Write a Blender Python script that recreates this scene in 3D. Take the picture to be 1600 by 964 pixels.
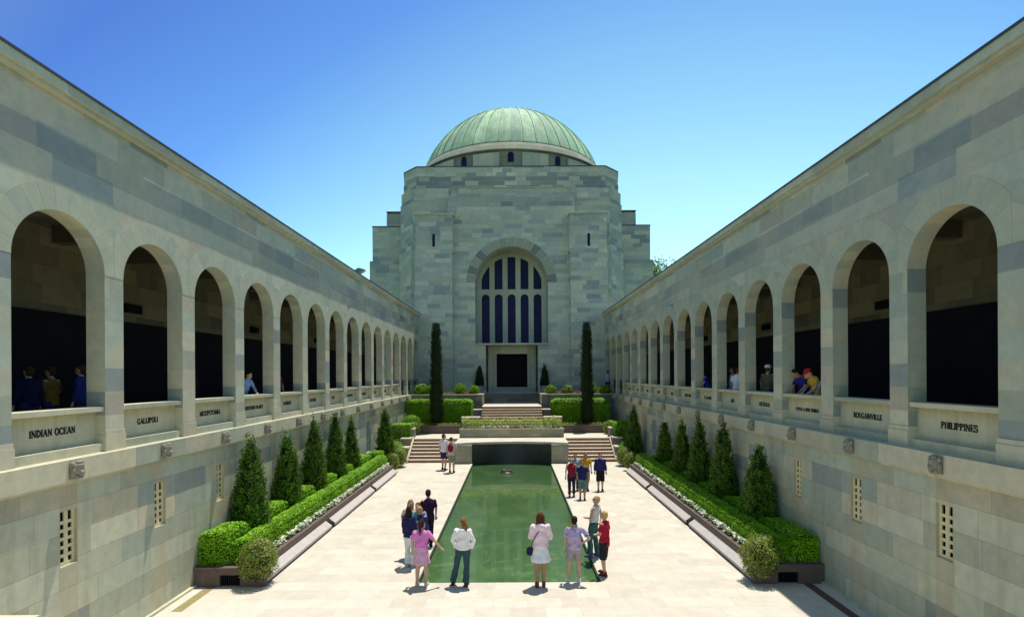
import bpy, bmesh, math, random
import numpy as np
from mathutils import Vector, Matrix, noise as mnoise
R = math.radians
random.seed(7); rng = np.random.default_rng(11)
for o in list(bpy.data.objects): bpy.data.objects.remove(o)
sc = bpy.context.scene
COL = sc.collection

# ------------------------------------------------------------------ camera, sky, sun, exposure
cam_d = bpy.data.cameras.new('camera'); cam = bpy.data.objects.new('camera', cam_d); COL.objects.link(cam)
cam.location = (0.13, 0, 4.8)
cam.rotation_euler = (R(90), R(0.33), 0)
cam_d.sensor_width = 36; cam_d.lens = 36 * 810 / 1600
cam_d.shift_x = -2.5 / 1600; cam_d.shift_y = -(482 - 586) / 1600
cam_d.clip_end = 6000; cam_d.clip_start = 0.05
sc.camera = cam
SUN = Vector((0.12, 0.22, 1.0)).normalized()
EL = math.asin(SUN.z); AZ = math.atan2(SUN.x, SUN.y)
w = bpy.data.worlds.new('World'); sc.world = w; w.use_nodes = True
nt = w.node_tree; nt.nodes.clear()
sky = nt.nodes.new('ShaderNodeTexSky'); sky.sky_type = 'NISHITA'; sky.sun_disc = False
sky.sun_elevation = EL; sky.sun_rotation = AZ; sky.altitude = 600
sky.air_density = 1.0; sky.dust_density = 0.35; sky.ozone_density = 2.2
bg = nt.nodes.new('ShaderNodeBackground'); bg.inputs['Strength'].default_value = 0.13
wo = nt.nodes.new('ShaderNodeOutputWorld')
tc = nt.nodes.new('ShaderNodeTexCoord'); dt = nt.nodes.new('ShaderNodeVectorMath'); dt.operation = 'DOT_PRODUCT'; dt.inputs[1].default_value = (.23, .92, -.32)
nt.links.new(tc.outputs['Generated'], dt.inputs[0])          # deeper blue away from the sun's quarter, pale towards the horizon
rp = nt.nodes.new('ShaderNodeValToRGB'); e_ = rp.color_ramp
while len(e_.elements) < 7: e_.elements.new(.5)
for el_, (p_, c_) in zip(e_.elements, [(0, (1.05, 1.12, 1.0)), (.2, (.72, .86, .95)), (.35, (.40, .63, 1.05)), (.52, (.58, .92, 1.22)), (.64, (.98, 1.36, 1.26)), (.78, (1.45, 1.75, 1.28)), (.95, (1.75, 1.9, 1.28))]): el_.position = p_; el_.color = (*c_, 1)
mu = nt.nodes.new('ShaderNodeMix'); mu.data_type = 'RGBA'; mu.blend_type = 'MULTIPLY'; mu.inputs[0].default_value = 1
nt.links.new(dt.outputs['Value'], rp.inputs[0]); nt.links.new(sky.outputs[0], mu.inputs[6]); nt.links.new(rp.outputs[0], mu.inputs[7])
nt.links.new(mu.outputs[2], bg.inputs[0]); nt.links.new(bg.outputs[0], wo.inputs[0])
sl = bpy.data.lights.new('sun', 'SUN'); sl.energy = 4.2; sl.angle = R(0.53); sl.color = (1.0, 0.955, 0.86)
so = bpy.data.objects.new('sun', sl); COL.objects.link(so)
so.rotation_euler = (-SUN).to_track_quat('-Z', 'Y').to_euler(); so.location = (10, 20, 60)
sc.view_settings.view_transform = 'Standard'; sc.view_settings.look = 'None'
sc.view_settings.gamma = 1; sc.view_settings.exposure = 0.36; sc.view_settings.use_curve_mapping = False

# ------------------------------------------------------------------ node helpers
class NT:
    def __init__(s, name):
        s.mat = bpy.data.materials.new(name); s.mat.use_nodes = True
        s.t = s.mat.node_tree; s.t.nodes.clear()
        s.out = s.t.nodes.new('ShaderNodeOutputMaterial')
        s.bs = s.t.nodes.new('ShaderNodeBsdfPrincipled')
        s.t.links.new(s.bs.outputs[0], s.out.inputs[0])
    def put(s, inp, v):
        if isinstance(v, (int, float)): inp.default_value = v
        elif isinstance(v, tuple): inp.default_value = v if len(v) == len(inp.default_value) else (*v, 1)
        else: s.t.links.new(v, inp)
    def m(s, op, a, b=0.0, c=None):
        n = s.t.nodes.new('ShaderNodeMath'); n.operation = op
        s.put(n.inputs[0], a); s.put(n.inputs[1], b)
        if c is not None: s.put(n.inputs[2], c)
        return n.outputs[0]
    def mix(s, f, a, b, mode='MIX'):
        n = s.t.nodes.new('ShaderNodeMix'); n.data_type = 'RGBA'; n.blend_type = mode
        s.put(n.inputs[0], f); s.put(n.inputs[6], a); s.put(n.inputs[7], b); return n.outputs[2]
    def xyz(s, v):
        n = s.t.nodes.new('ShaderNodeSeparateXYZ'); s.t.links.new(v, n.inputs[0]); return n.outputs
    def comb(s, x, y, z):
        n = s.t.nodes.new('ShaderNodeCombineXYZ')
        for i, v in enumerate((x, y, z)): s.put(n.inputs[i], v)
        return n.outputs[0]
    def geo(s, k='Position'):
        return s.t.nodes.new('ShaderNodeNewGeometry').outputs[k]
    def tex(s, k='Object'):
        return s.t.nodes.new('ShaderNodeTexCoord').outputs[k]
    def noise(s, vec, scale, detail=4, rough=0.6, out=0):
        n = s.t.nodes.new('ShaderNodeTexNoise'); s.t.links.new(vec, n.inputs['Vector'])
        n.inputs['Scale'].default_value = scale; n.inputs['Detail'].default_value = detail; n.inputs['Roughness'].default_value = rough
        return n.outputs[out]
    def white(s, vec, out='Value'):
        n = s.t.nodes.new('ShaderNodeTexWhiteNoise'); n.noise_dimensions = '3D'
        s.t.links.new(vec, n.inputs['Vector']); return n.outputs[out]
    def ramp(s, f, stops, mode='LINEAR'):
        n = s.t.nodes.new('ShaderNodeValToRGB'); e = n.color_ramp; e.interpolation = mode
        while len(e.elements) < len(stops): e.elements.new(0.5)
        for el, (p, c) in zip(e.elements, stops): el.position = p; el.color = (*c, 1) if len(c) == 3 else c
        s.put(n.inputs[0], f); return n.outputs[0]
    def bump(s, h, strength=0.3, dist=0.01):
        n = s.t.nodes.new('ShaderNodeBump'); n.inputs['Strength'].default_value = strength; n.inputs['Distance'].default_value = dist
        s.t.links.new(h, n.inputs['Height']); s.t.links.new(n.outputs[0], s.bs.inputs['Normal'])
    def fin(s, col, rough=0.85, spec=0.3, metal=0.0):
        s.put(s.bs.inputs['Base Color'], col); s.put(s.bs.inputs['Roughness'], rough)
        s.bs.inputs['Specular IOR Level'].default_value = spec; s.bs.inputs['Metallic'].default_value = metal
        return s.mat

PAL = [(0, (.34, .345, .25)), (.22, (.37, .37, .27)), (.42, (.31, .33, .245)), (.58, (.38, .355, .25)), (.70, (.29, .32, .25)), (.80, (.235, .265, .225)), (.88, (.345, .32, .235)), (.94, (.20, .225, .20))]
PALD = PALD_ = [(0, (.33, .355, .275)), (.2, (.36, .37, .28)), (.38, (.31, .335, .27)), (.54, (.285, .31, .26)), (.68, (.34, .345, .26)), (.80, (.235, .265, .24)), (.88, (.30, .325, .27)), (.95, (.20, .225, .215))]
def stone(name, bw=0.9, bh=0.4, pal=PAL, joint=0.007, jcol=(.42, .43, .33), seed=0.0, stain=0.35, zoff=0.0, gain=1.0, bands=None, jam=0.5, streak=None, run=None):
    n = NT(name); P = n.geo('Position'); x, y, z = n.xyz(P); nx, ny, nz = n.xyz(n.geo('True Normal'))
    isx = n.m('GREATER_THAN', n.m('ABSOLUTE', nx), .62); isz = n.m('GREATER_THAN', n.m('ABSOLUTE', nz), .7)
    u = n.m('ADD', n.m('MULTIPLY', isx, y), n.m('MULTIPLY', n.m('SUBTRACT', 1.0, isx), x))
    v = n.m('ADD', n.m('MULTIPLY', isz, y), n.m('MULTIPLY', n.m('SUBTRACT', 1.0, isz), n.m('ADD', z, zoff)))
    vr = n.m('DIVIDE', v, bh); row = n.m('FLOOR', vr); fv = n.m('FRACT', vr)
    off = n.white(n.comb(row, seed + .5, 3.3)); rw = n.white(n.comb(row, seed + 9.5, 1.3))
    wv = n.m('MULTIPLY', n.m('ADD', .75, n.m('MULTIPLY', rw, .55)), bw)
    ur = n.m('DIVIDE', n.m('ADD', u, n.m('MULTIPLY', off, 3.7)), wv); cl = n.m('FLOOR', ur); fu = n.m('FRACT', ur)
    rnd = n.white(n.comb(row, cl, seed)); rnd2 = n.white(n.comb(cl, row, seed + 4))
    c = n.ramp(rnd, pal, 'CONSTANT')
    ns = n.noise(P, 5.0, 6, .65)
    c = n.mix(1.0, c, n.ramp(ns, [(.25, (.84, .85, .86)), (.75, (1.12, 1.11, 1.06))]), 'MULTIPLY')
    st = n.noise(n.comb(n.m('MULTIPLY', u, 1.5), n.m('MULTIPLY', n.m('SUBTRACT', 1.0, isx), 7.0), n.m('MULTIPLY', v, .22)), 2.0, 4, .6)
    c = n.mix(n.m('MULTIPLY', n.ramp(st, [(.5, (0, 0, 0)), (.72, (1, 1, 1))]), stain), c, (.19, .175, .10))
    big = n.noise(P, .55, 3, .5)
    c = n.mix(1.0, c, n.ramp(big, [(.3, (.90, .93, .95)), (.7, (1.07, 1.04, .98))]), 'MULTIPLY')
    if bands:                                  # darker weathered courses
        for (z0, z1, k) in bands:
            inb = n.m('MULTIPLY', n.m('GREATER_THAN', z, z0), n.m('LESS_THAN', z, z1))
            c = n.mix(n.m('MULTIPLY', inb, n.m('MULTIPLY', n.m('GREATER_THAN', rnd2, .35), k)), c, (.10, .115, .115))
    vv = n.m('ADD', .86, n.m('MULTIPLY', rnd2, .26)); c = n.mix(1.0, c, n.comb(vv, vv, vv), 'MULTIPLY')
    if streak:                                 # ochre run-off stains below each carved head
        yy = n.m('ABSOLUTE', n.m('SUBTRACT', n.m('FRACT', n.m('DIVIDE', n.m('ADD', y, 50.0 - 8.55 + 1.105 + 2.21 * 30 - 50.0), 2.21)), .5))
        ed = n.noise(n.comb(n.m('MULTIPLY', y, 14.0), 0.0, n.m('MULTIPLY', z, 1.2)), 1.0, 4, .6)
        mk = n.m('LESS_THAN', n.m('ADD', yy, n.m('MULTIPLY', ed, .06)), .115)
        am = n.ramp(n.noise(n.comb(0.0, n.m('MULTIPLY', y, 8.0), n.m('MULTIPLY', z, .8)), 1.0, 3), [(.3, (.1, .1, .1)), (.7, (.75, .75, .75))])
        c = n.mix(n.m('MULTIPLY', mk, n.m('MULTIPLY', am, streak)), c, (.34, .27, .155))
    if run:                                    # yellow weathering along the underside of the sill
        am = n.noise(n.comb(0.0, n.m('MULTIPLY', y, 11.0), n.m('MULTIPLY', z, 1.5)), 1.0, 4, .65)
        tt = n.m('MULTIPLY', n.m('SUBTRACT', z, 3.72), 2.2)
        c = n.mix(n.m('MULTIPLY', n.m('MINIMUM', n.m('MAXIMUM', n.m('SUBTRACT', tt, am), 0.0), 1.0), run), c, (.27, .225, .09))
    c = n.mix(1.0, c, (1.36 * gain, 1.37 * gain, 1.45 * gain), 'MULTIPLY')
    eu = n.m('MULTIPLY', n.m('MINIMUM', fu, n.m('SUBTRACT', 1.0, fu)), wv)
    ev = n.m('MULTIPLY', n.m('MINIMUM', fv, n.m('SUBTRACT', 1.0, fv)), bh)
    j = n.m('LESS_THAN', n.m('MINIMUM', eu, ev), joint)
    c = n.mix(n.m('MULTIPLY', j, jam), c, jcol)
    h = n.m('ADD', n.m('MULTIPLY', n.noise(P, 60, 3), .25), n.m('MULTIPLY', n.m('SUBTRACT', 1.0, j), 1.0))
    n.bump(h, .25, .006)
    return n.fin(c, .88, .25)
def plain(name, col, rough=.85, var=.15, scale=8.0, spec=.3, metal=0.0, bump=.2):
    n = NT(name); P = n.tex('Object')
    a = n.noise(P, scale, 5, .6)
    c = n.mix(1.0, (*col, 1), n.ramp(a, [(.25, (1 - var,) * 3), (.75, (1 + var,) * 3)]), 'MULTIPLY')
    if bump: n.bump(n.noise(P, scale * 6, 3), bump, .004)
    return n.fin(c, rough, spec, metal)
def leafmat(name, c1, c2, c3=None, trans=.25, rough=.5):
    n = NT(name); r = n.geo('Random Per Island')
    stops = [(0, c1), (.75 if c3 else 1, c2)] + ([(.8, c3)] if c3 else [])
    c = n.ramp(r, stops)
    big = n.noise(n.geo('Position'), 2.2, 3)
    c = n.mix(1.0, c, n.ramp(big, [(.3, (.75, .8, .8)), (.7, (1.2, 1.15, 1.1))]), 'MULTIPLY')
    n.fin(c, rough, .3)
    tb = n.t.nodes.new('ShaderNodeBsdfTranslucent'); n.t.links.new(c, tb.inputs[0])
    ms = n.t.nodes.new('ShaderNodeMixShader'); ms.inputs[0].default_value = trans
    n.t.links.new(n.bs.outputs[0], ms.inputs[1]); n.t.links.new(tb.outputs[0], ms.inputs[2]); n.t.links.new(ms.outputs[0], n.out.inputs[0])
    return n.mat

# ------------------------------------------------------------------ mesh builder
class MB:
    def __init__(s): s.v = []; s.f = []; s.mi = []; s.arr = []
    def face(s, pts, mi=0):
        b = len(s.v); s.v += [tuple(p) for p in pts]; s.f.append(tuple(range(b, b + len(pts)))); s.mi.append(mi)
    def box(s, x0, x1, y0, y1, z0, z1, mi=0, M=None, bev=0):
        if x1 < x0: x0, x1 = x1, x0
        if y1 < y0: y0, y1 = y1, y0
        p = [(x, y, z) for z in (z0, z1) for y in (y0, y1) for x in (x0, x1)]
        if M is not None: p = [tuple(M @ Vector(q)) for q in p]
        b = len(s.v); s.v += p
        for q in ((0, 2, 3, 1), (4, 5, 7, 6), (0, 1, 5, 4), (2, 6, 7, 3), (0, 4, 6, 2), (1, 3, 7, 5)):
            s.f.append(tuple(b + i for i in q)); s.mi.append(mi)
    def loft(s, rings, mi=0, cap=True, closed=True):
        b = len(s.v); n = len(rings[0])
        for r in rings: s.v += [tuple(p) for p in r]
        for k in range(len(rings) - 1):
            for i in range(n if closed else n - 1):
                j = (i + 1) % n
                s.f.append((b + k * n + i, b + k * n + j, b + (k + 1) * n + j, b + (k + 1) * n + i)); s.mi.append(mi)
        if cap and closed:
            s.f.append(tuple(b + i for i in reversed(range(n)))); s.mi.append(mi)
            s.f.append(tuple(b + (len(rings) - 1) * n + i for i in range(n))); s.mi.append(mi)
    def lathe(s, prof, c=(0, 0), seg=24, mi=0, cap=True):
        s.loft([[(c[0] + r * math.cos(2 * math.pi * i / seg), c[1] + r * math.sin(2 * math.pi * i / seg), z) for i in range(seg)] for r, z in prof], mi, cap)
    def cone(s, a, b, ra, rb, seg=10, mi=0, rnd=False):
        a = Vector(a); b = Vector(b); d = b - a; L = d.length
        q = d.to_track_quat('Z', 'Y') if L > 1e-6 else Matrix.Identity(3).to_quaternion()
        prof = []
        if rnd:
            for t in (85, 60, 30): prof.append((ra * math.cos(R(t)), -ra * math.sin(R(t))))
        prof += [(ra, 0), (rb, L)]
        if rnd:
            for t in (30, 60, 85): prof.append((rb * math.cos(R(t)), L + rb * math.sin(R(t))))
        s.loft([[a + q @ Vector((r * math.cos(2 * math.pi * i / seg), r * math.sin(2 * math.pi * i / seg), z)) for i in range(seg)] for r, z in prof], mi)
    def ell(s, c, r, seg=12, mi=0, M=None):
        c = Vector(c); rings = []
        for k in range(1, 9):
            t = math.pi * k / 9 - math.pi / 2
            ring = [Vector((r[0] * math.cos(t) * math.cos(2 * math.pi * i / seg), r[1] * math.cos(t) * math.sin(2 * math.pi * i / seg), r[2] * math.sin(t))) for i in range(seg)]
            if M is not None: ring = [M @ p for p in ring]
            rings.append([c + p for p in ring])
        s.loft(rings, mi)
    def leaves(s, P, D, N, L, W, mi=1):
        D = D / np.linalg.norm(D, axis=1, keepdims=True)
        S = np.cross(D, N); S /= (np.linalg.norm(S, axis=1, keepdims=True) + 1e-9)
        L = np.asarray(L)[:, None] if np.ndim(L) else L; W = np.asarray(W)[:, None] if np.ndim(W) else W
        q = np.stack([P - D * L * .5, P + S * W * .5, P + D * L * .5, P - S * W * .5], 1).reshape(-1, 3)
        s.arr.append((q, mi))
    def build(s, name, mats, parent=None, smooth=False):
        me = bpy.data.meshes.new(name)
        if s.arr:
            nv = len(s.v); V = [np.array(s.v, float).reshape(-1, 3)]; tot = [len(f) for f in s.f]; idx = [i for f in s.f for i in f]; mi = list(s.mi)
            idx = [np.array(idx, int)]; tot = [np.array(tot, int)]; mi = [np.array(mi, int)]
            for q, m in s.arr:
                k = len(q); V.append(q); idx.append(np.arange(nv, nv + k)); tot.append(np.full(k // 4, 4)); mi.append(np.full(k // 4, m)); nv += k
            V = np.concatenate(V); idx = np.concatenate(idx); tot = np.concatenate(tot); mi = np.concatenate(mi)
            me.vertices.add(len(V)); me.vertices.foreach_set('co', V.ravel())
            me.loops.add(len(idx)); me.loops.foreach_set('vertex_index', idx)
            me.polygons.add(len(tot)); st = np.concatenate([[0], np.cumsum(tot)[:-1]])
            me.polygons.foreach_set('loop_start', st); me.polygons.foreach_set('loop_total', tot); me.polygons.foreach_set('material_index', mi)
            me.update(calc_edges=True)
        else:
            me.from_pydata(s.v, [], s.f); me.polygons.foreach_set('material_index', s.mi)
            bm = bmesh.new(); bm.from_mesh(me)
            if smooth: bmesh.ops.remove_doubles(bm, verts=bm.verts, dist=1e-5)
            bmesh.ops.recalc_face_normals(bm, faces=bm.faces); bm.to_mesh(me); bm.free()
            if smooth: me.polygons.foreach_set('use_smooth', [True] * len(me.polygons))
        for m in (mats if isinstance(mats, (list, tuple)) else [mats]): me.materials.append(m)
        o = bpy.data.objects.new(name, me); COL.objects.link(o)
        if parent is not None: o.parent = parent; o.matrix_parent_inverse = Matrix.Identity(4)
        return o
def tag(o, label=None, cat=None, group=None, kind=None):
    if label: o['label'] = label
    if cat: o['category'] = cat
    if group: o['group'] = group
    if kind: o['kind'] = kind
    return o
def empty(name, loc=(0, 0, 0), rz=0, **k):
    o = bpy.data.objects.new(name, None); COL.objects.link(o); o.location = loc; o.rotation_euler = (0, 0, rz)
    o.empty_display_size = .2; return tag(o, **k)
def copy_part(o, parent, loc=None):
    c = o.copy(); COL.objects.link(c); c.parent = parent
    if loc is not None: c.location = loc
    return c
def holed(mb, a0, a1, z0, z1, holes, fn, depth, mi=0, mir=None):
    """wall face in plane coords (a,z) with rectangular holes; fn(a,z,d)->xyz ; reveals of given depth"""
    A = sorted({a0, a1, *[h[0] for h in holes], *[h[1] for h in holes]}); Z = sorted({z0, z1, *[h[2] for h in holes], *[h[3] for h in holes]})
    for i in range(len(A) - 1):
        for k in range(len(Z) - 1):
            am = (A[i] + A[i + 1]) / 2; zm = (Z[k] + Z[k + 1]) / 2
            if any(h[0] < am < h[1] and h[2] < zm < h[3] for h in holes): continue
            mb.face([fn(A[i], Z[k], 0), fn(A[i + 1], Z[k], 0), fn(A[i + 1], Z[k + 1], 0), fn(A[i], Z[k + 1], 0)], mi)
    mr = mi if mir is None else mir
    for (b0, b1, y0, y1) in holes:
        for (p, q) in (((b0, y0), (b1, y0)), ((b1, y0), (b1, y1)), ((b1, y1), (b0, y1)), ((b0, y1), (b0, y0))):
            mb.face([fn(*p, 0), fn(*q, 0), fn(*q, depth), fn(*p, depth)], mr)

# ------------------------------------------------------------------ materials
M = {}
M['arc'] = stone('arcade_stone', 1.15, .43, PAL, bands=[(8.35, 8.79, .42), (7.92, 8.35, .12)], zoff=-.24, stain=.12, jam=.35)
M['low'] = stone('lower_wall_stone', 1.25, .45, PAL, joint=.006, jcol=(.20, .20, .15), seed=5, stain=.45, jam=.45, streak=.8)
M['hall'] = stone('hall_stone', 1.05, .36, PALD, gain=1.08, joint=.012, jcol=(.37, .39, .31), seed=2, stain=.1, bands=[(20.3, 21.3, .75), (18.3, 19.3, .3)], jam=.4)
M['trim'] = stone('trim_stone', 1.6, 3.0, PAL[:4], joint=.004, seed=8, stain=.3, jcol=(.2, .2, .16))
M['cream'] = stone('parapet_stone', 30, 30, [(0, (.42, .41, .285)), (.5, (.42, .41, .285))], joint=.0, seed=1, stain=.3, run=.9, gain=.86)
M['grille'] = stone('grille_stone', 30, 30, [(0, (.46, .41, .24)), (.5, (.46, .41, .24))], joint=.0, seed=1, stain=.1)
M['tracery'] = stone('tracery_stone', 30, 30, [(0, (.30, .325, .25)), (.5, (.30, .325, .25))], joint=.0, seed=1, stain=.1)
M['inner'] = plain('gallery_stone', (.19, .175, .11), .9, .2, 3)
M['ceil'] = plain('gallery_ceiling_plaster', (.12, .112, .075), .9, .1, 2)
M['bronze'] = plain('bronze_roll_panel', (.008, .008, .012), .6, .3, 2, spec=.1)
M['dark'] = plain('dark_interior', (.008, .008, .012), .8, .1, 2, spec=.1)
M['letter'] = plain('black_lettering', (.012, .012, .012), .5, .1, 20)
M['lead'] = plain('lead_flashing', (.05, .06, .08), .6, .2, 5)
M['bstone'] = plain('brown_granite', (.125, .09, .078), .7, .25, 9)
M['white_ledge'] = plain('pale_bench_stone', (.47, .435, .40), .8, .1, 5)
M['soil'] = plain('soil', (.045, .028, .018), .95, .3, 20)
M['black_panel'] = NT('cascade_granite')
n = M['black_panel']; x, y, z = n.xyz(n.geo('Position'))
pn = n.white(n.comb(n.m('FLOOR', n.m('MULTIPLY', x, 1.35)), 0.0, 0.0))
c = n.ramp(pn, [(0, (.012, .015, .018)), (1, (.028, .033, .036))]); M['black_panel'] = n.fin(c, .28, .5)
# paving
n = NT('paving_slabs'); P = n.geo('Position'); x, y, z = n.xyz(P)
def slab(n, x, y, w, h, joint):
    yr = n.m('DIVIDE', y, h); row = n.m('FLOOR', yr); fy = n.m('FRACT', yr)
    xr = n.m('DIVIDE', n.m('ADD', x, n.m('MULTIPLY', n.m('MODULO', row, 2.0), w * .5)), w); cl = n.m('FLOOR', xr); fx = n.m('FRACT', xr)
    e = n.m('MINIMUM', n.m('MULTIPLY', n.m('MINIMUM', fx, n.m('SUBTRACT', 1.0, fx)), w), n.m('MULTIPLY', n.m('MINIMUM', fy, n.m('SUBTRACT', 1.0, fy)), h))
    return row, cl, n.m('LESS_THAN', e, joint)
row, cl, j = slab(n, n.m('ADD', x, 50.0), n.m('ADD', y, 50.0), .72, .46, .005)
rn = n.white(n.comb(row, cl, 1.0))
c = n.ramp(rn, [(0, (.55, .50, .42)), (.25, (.595, .545, .46)), (.5, (.575, .53, .45)), (.7, (.56, .505, .42)), (.85, (.525, .475, .40))], 'CONSTANT')
c = n.mix(1.0, c, n.ramp(n.noise(P, 3, 5), [(.25, (.88, .88, .86)), (.75, (1.07, 1.06, 1.04))]), 'MULTIPLY')
c = n.mix(n.m('MULTIPLY', n.ramp(n.noise(P, .7, 5, .7), [(.5, (0, 0, 0)), (.75, (1, 1, 1))]), .35), c, (.48, .40, .29))
c = n.mix(n.m('MULTIPLY', j, .42), c, (.34, .30, .25))
n.bump(n.m('SUBTRACT', 1.0, j), .2, .004); M['pave'] = n.fin(c, .85, .25)
# steps
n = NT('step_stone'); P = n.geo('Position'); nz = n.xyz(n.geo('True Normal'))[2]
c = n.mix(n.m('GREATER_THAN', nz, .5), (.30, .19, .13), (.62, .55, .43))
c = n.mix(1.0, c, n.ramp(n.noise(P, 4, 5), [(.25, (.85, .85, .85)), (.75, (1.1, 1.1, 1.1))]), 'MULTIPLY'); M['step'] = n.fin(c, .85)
# water
n = NT('pool_water'); P = n.geo('Position'); x, y, z = n.xyz(P)
a = n.noise(n.comb(n.m('MULTIPLY', x, .9), n.m('MULTIPLY', y, .55), 0.0), 1.3, 4, .6)
c = n.ramp(a, [(.3, (.058, .128, .046)), (.5, (.068, .145, .050)), (.62, (.085, .165, .055)), (.75, (.13, .20, .07))])
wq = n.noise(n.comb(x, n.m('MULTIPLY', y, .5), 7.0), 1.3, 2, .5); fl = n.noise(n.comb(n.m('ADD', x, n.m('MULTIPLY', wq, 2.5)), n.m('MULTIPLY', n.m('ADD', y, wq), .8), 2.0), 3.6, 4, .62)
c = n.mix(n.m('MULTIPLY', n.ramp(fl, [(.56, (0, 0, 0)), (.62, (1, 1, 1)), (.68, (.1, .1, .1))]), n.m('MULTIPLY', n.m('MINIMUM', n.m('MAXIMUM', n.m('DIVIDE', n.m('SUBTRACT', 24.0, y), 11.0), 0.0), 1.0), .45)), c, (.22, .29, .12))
n.bump(n.noise(n.comb(x, n.m('MULTIPLY', y, 1.8), 0.0), 4.5, 4), .14, .04); M['water'] = n.fin(c, .05, .9); n.bs.inputs['Coat Weight'].default_value = 1.0; n.bs.inputs['Coat Roughness'].default_value = .02
M['pool_side'] = plain('pool_lining', (.03, .045, .025), .6)
M['grass'] = plain('grass_field', (.07, .11, .03), .95, .3, .5)
# copper dome
n = NT('verdigris_copper'); P = n.geo('Position'); x, y, z = n.xyz(P)
ang = n.m('MULTIPLY', n.m('ARCTAN2', x, n.m('SUBTRACT', y, 53.0)), 48 / (2 * math.pi)); cell = n.m('FLOOR', ang)
pr = n.white(n.comb(cell, 1.0, 0.0))
c = n.ramp(pr, [(0, (.36, .54, .32)), (.35, (.47, .67, .39)), (.7, (.31, .46, .30)), (1, (.54, .74, .44))])
stn = n.noise(n.comb(n.m('MULTIPLY', ang, 1.3), n.m('MULTIPLY', z, .35), 0.0), 1.6, 6, .7)
c = n.mix(n.m('MULTIPLY', n.ramp(stn, [(.42, (0, 0, 0)), (.68, (1, 1, 1))]), .75), c, (.15, .23, .17))
c = n.mix(n.m('MULTIPLY', n.ramp(n.noise(P, .55, 6, .7), [(.5, (0, 0, 0)), (.62, (1, 1, 1))]), .45), c, (.17, .24, .19))
fa = n.m('FRACT', ang)
c = n.mix(n.m('MULTIPLY', n.m('LESS_THAN', fa, .13), .6), c, (.52, .72, .45)); M['copper'] = n.fin(c, .72, .3)
n = NT('window_glass'); c = n.ramp(n.noise(n.geo('Position'), 2.5, 4), [(.3, (.005, .006, .035)), (.7, (.012, .014, .085))]); M['glass'] = n.fin(c, .35, .12)
n = NT('voussoir_stone'); oi = n.t.nodes.new('ShaderNodeObjectInfo'); r = n.white(n.comb(n.m('MULTIPLY', n.geo('Random Per Island'), 91.0), oi.outputs['Random'], 0.0)); c = n.ramp(r, [(0, (.43, .455, .325)), (.4, (.45, .465, .335)), (.7, (.415, .44, .32)), (.9, (.39, .42, .325))], 'CONSTANT')
c = n.mix(1.0, c, n.ramp(n.noise(n.geo('Position'), 5, 5), [(.25, (.88, .88, .88)), (.75, (1.1, 1.1, 1.1))]), 'MULTIPLY'); M['vous'] = n.fin(c, .88)
n = NT('hall_voussoir_stone'); r = n.geo('Random Per Island'); c = n.ramp(r, [(0, (.33, .345, .26)), (.5, (.30, .32, .25)), (.62, (.19, .215, .20))], 'CONSTANT'); M['vous2'] = n.fin(c, .88)
# foliage
M['hedge_core'] = plain('hedge_core', (.010, .024, .003), .95, .3, 20)
M['hedge'] = leafmat('hedge_leaf', (.125, .29, .004), (.25, .52, .008), trans=.06)
M['con'] = leafmat('conifer_leaf', (.030, .085, .006), (.125, .25, .012), trans=.12)
M['cyp'] = leafmat('cypress_leaf', (.010, .022, .006), (.026, .05, .010), trans=.1)
M['shrub'] = leafmat('shrub_leaf', (.12, .25, .012), (.24, .42, .02), trans=.25)
M['olive'] = leafmat('olive_shrub_leaf', (.11, .21, .015), (.25, .34, .04), (.45, .36, .15), trans=.3)
M['flower'] = leafmat('white_flower_petal', (.70, .70, .60), (.82, .82, .74), (.20, .35, .05), trans=.3)
M['redf'] = leafmat('red_flower_petal', (.35, .05, .05), (.30, .14, .07), (.10, .2, .03), trans=.3)
M['bark'] = plain('bark', (.07, .045, .03), .95, .3, 15)
# ------------------------------------------------------------------ ground, paving, pool (the setting)
mb = MB(); mb.face([(-2500, -2500, -.62), (2500, -2500, -.62), (2500, 2500, -.62), (-2500, 2500, -.62)])
tag(mb.build('ground', M['grass']), kind='structure')
PX = 2.14; PY0, PY1 = 12.02, 28.2
mb = MB(); T = 0.0
for (a, b, c_, d) in ((-11, -PX, -2, 45), (PX, 11, -2, 45), (-PX, PX, -2, PY0), (-PX, PX, 28.95, 45)):
    mb.box(a, b, c_, d, -.5, T)
tag(mb.build('courtyard_paving', M['pave']), kind='structure')
mb = MB()
mb.face([(-PX, PY0, -.12), (PX, PY0, -.12), (PX, 29.0, -.12), (-PX, 29.0, -.12)], 0)
tag(mb.build('pool_water', [M['water']]), kind='structure')
mb = MB()                                       # dark wet kerb lining just below the paving edge
mb.box(-PX, -PX + .03, PY0, 28.2, -.48, -.03); mb.box(PX - .03, PX, PY0, 28.2, -.48, -.03); mb.box(-PX + .03, PX - .03, PY0, PY0 + .02, -.48, -.03)
tag(mb.build('pool_lining', M['pool_side']), kind='structure')
# flat drain strips beside the walls, olive brown left and dark brown right
mb = MB(); mb.box(-6.92, -6.70, 10.62, 11.9, -.02, .004); tag(mb.build('drain_channel', plain('drain_olive_brown', (.27, .22, .10), .9, .3, 12)), kind='structure')
mb = MB(); mb.box(6.72, 6.93, 6.0, 11.9, -.02, .004); tag(mb.build('drain_channel', plain('drain_dark_brown', (.12, .07, .05), .9, .3, 12)), kind='structure')

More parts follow.
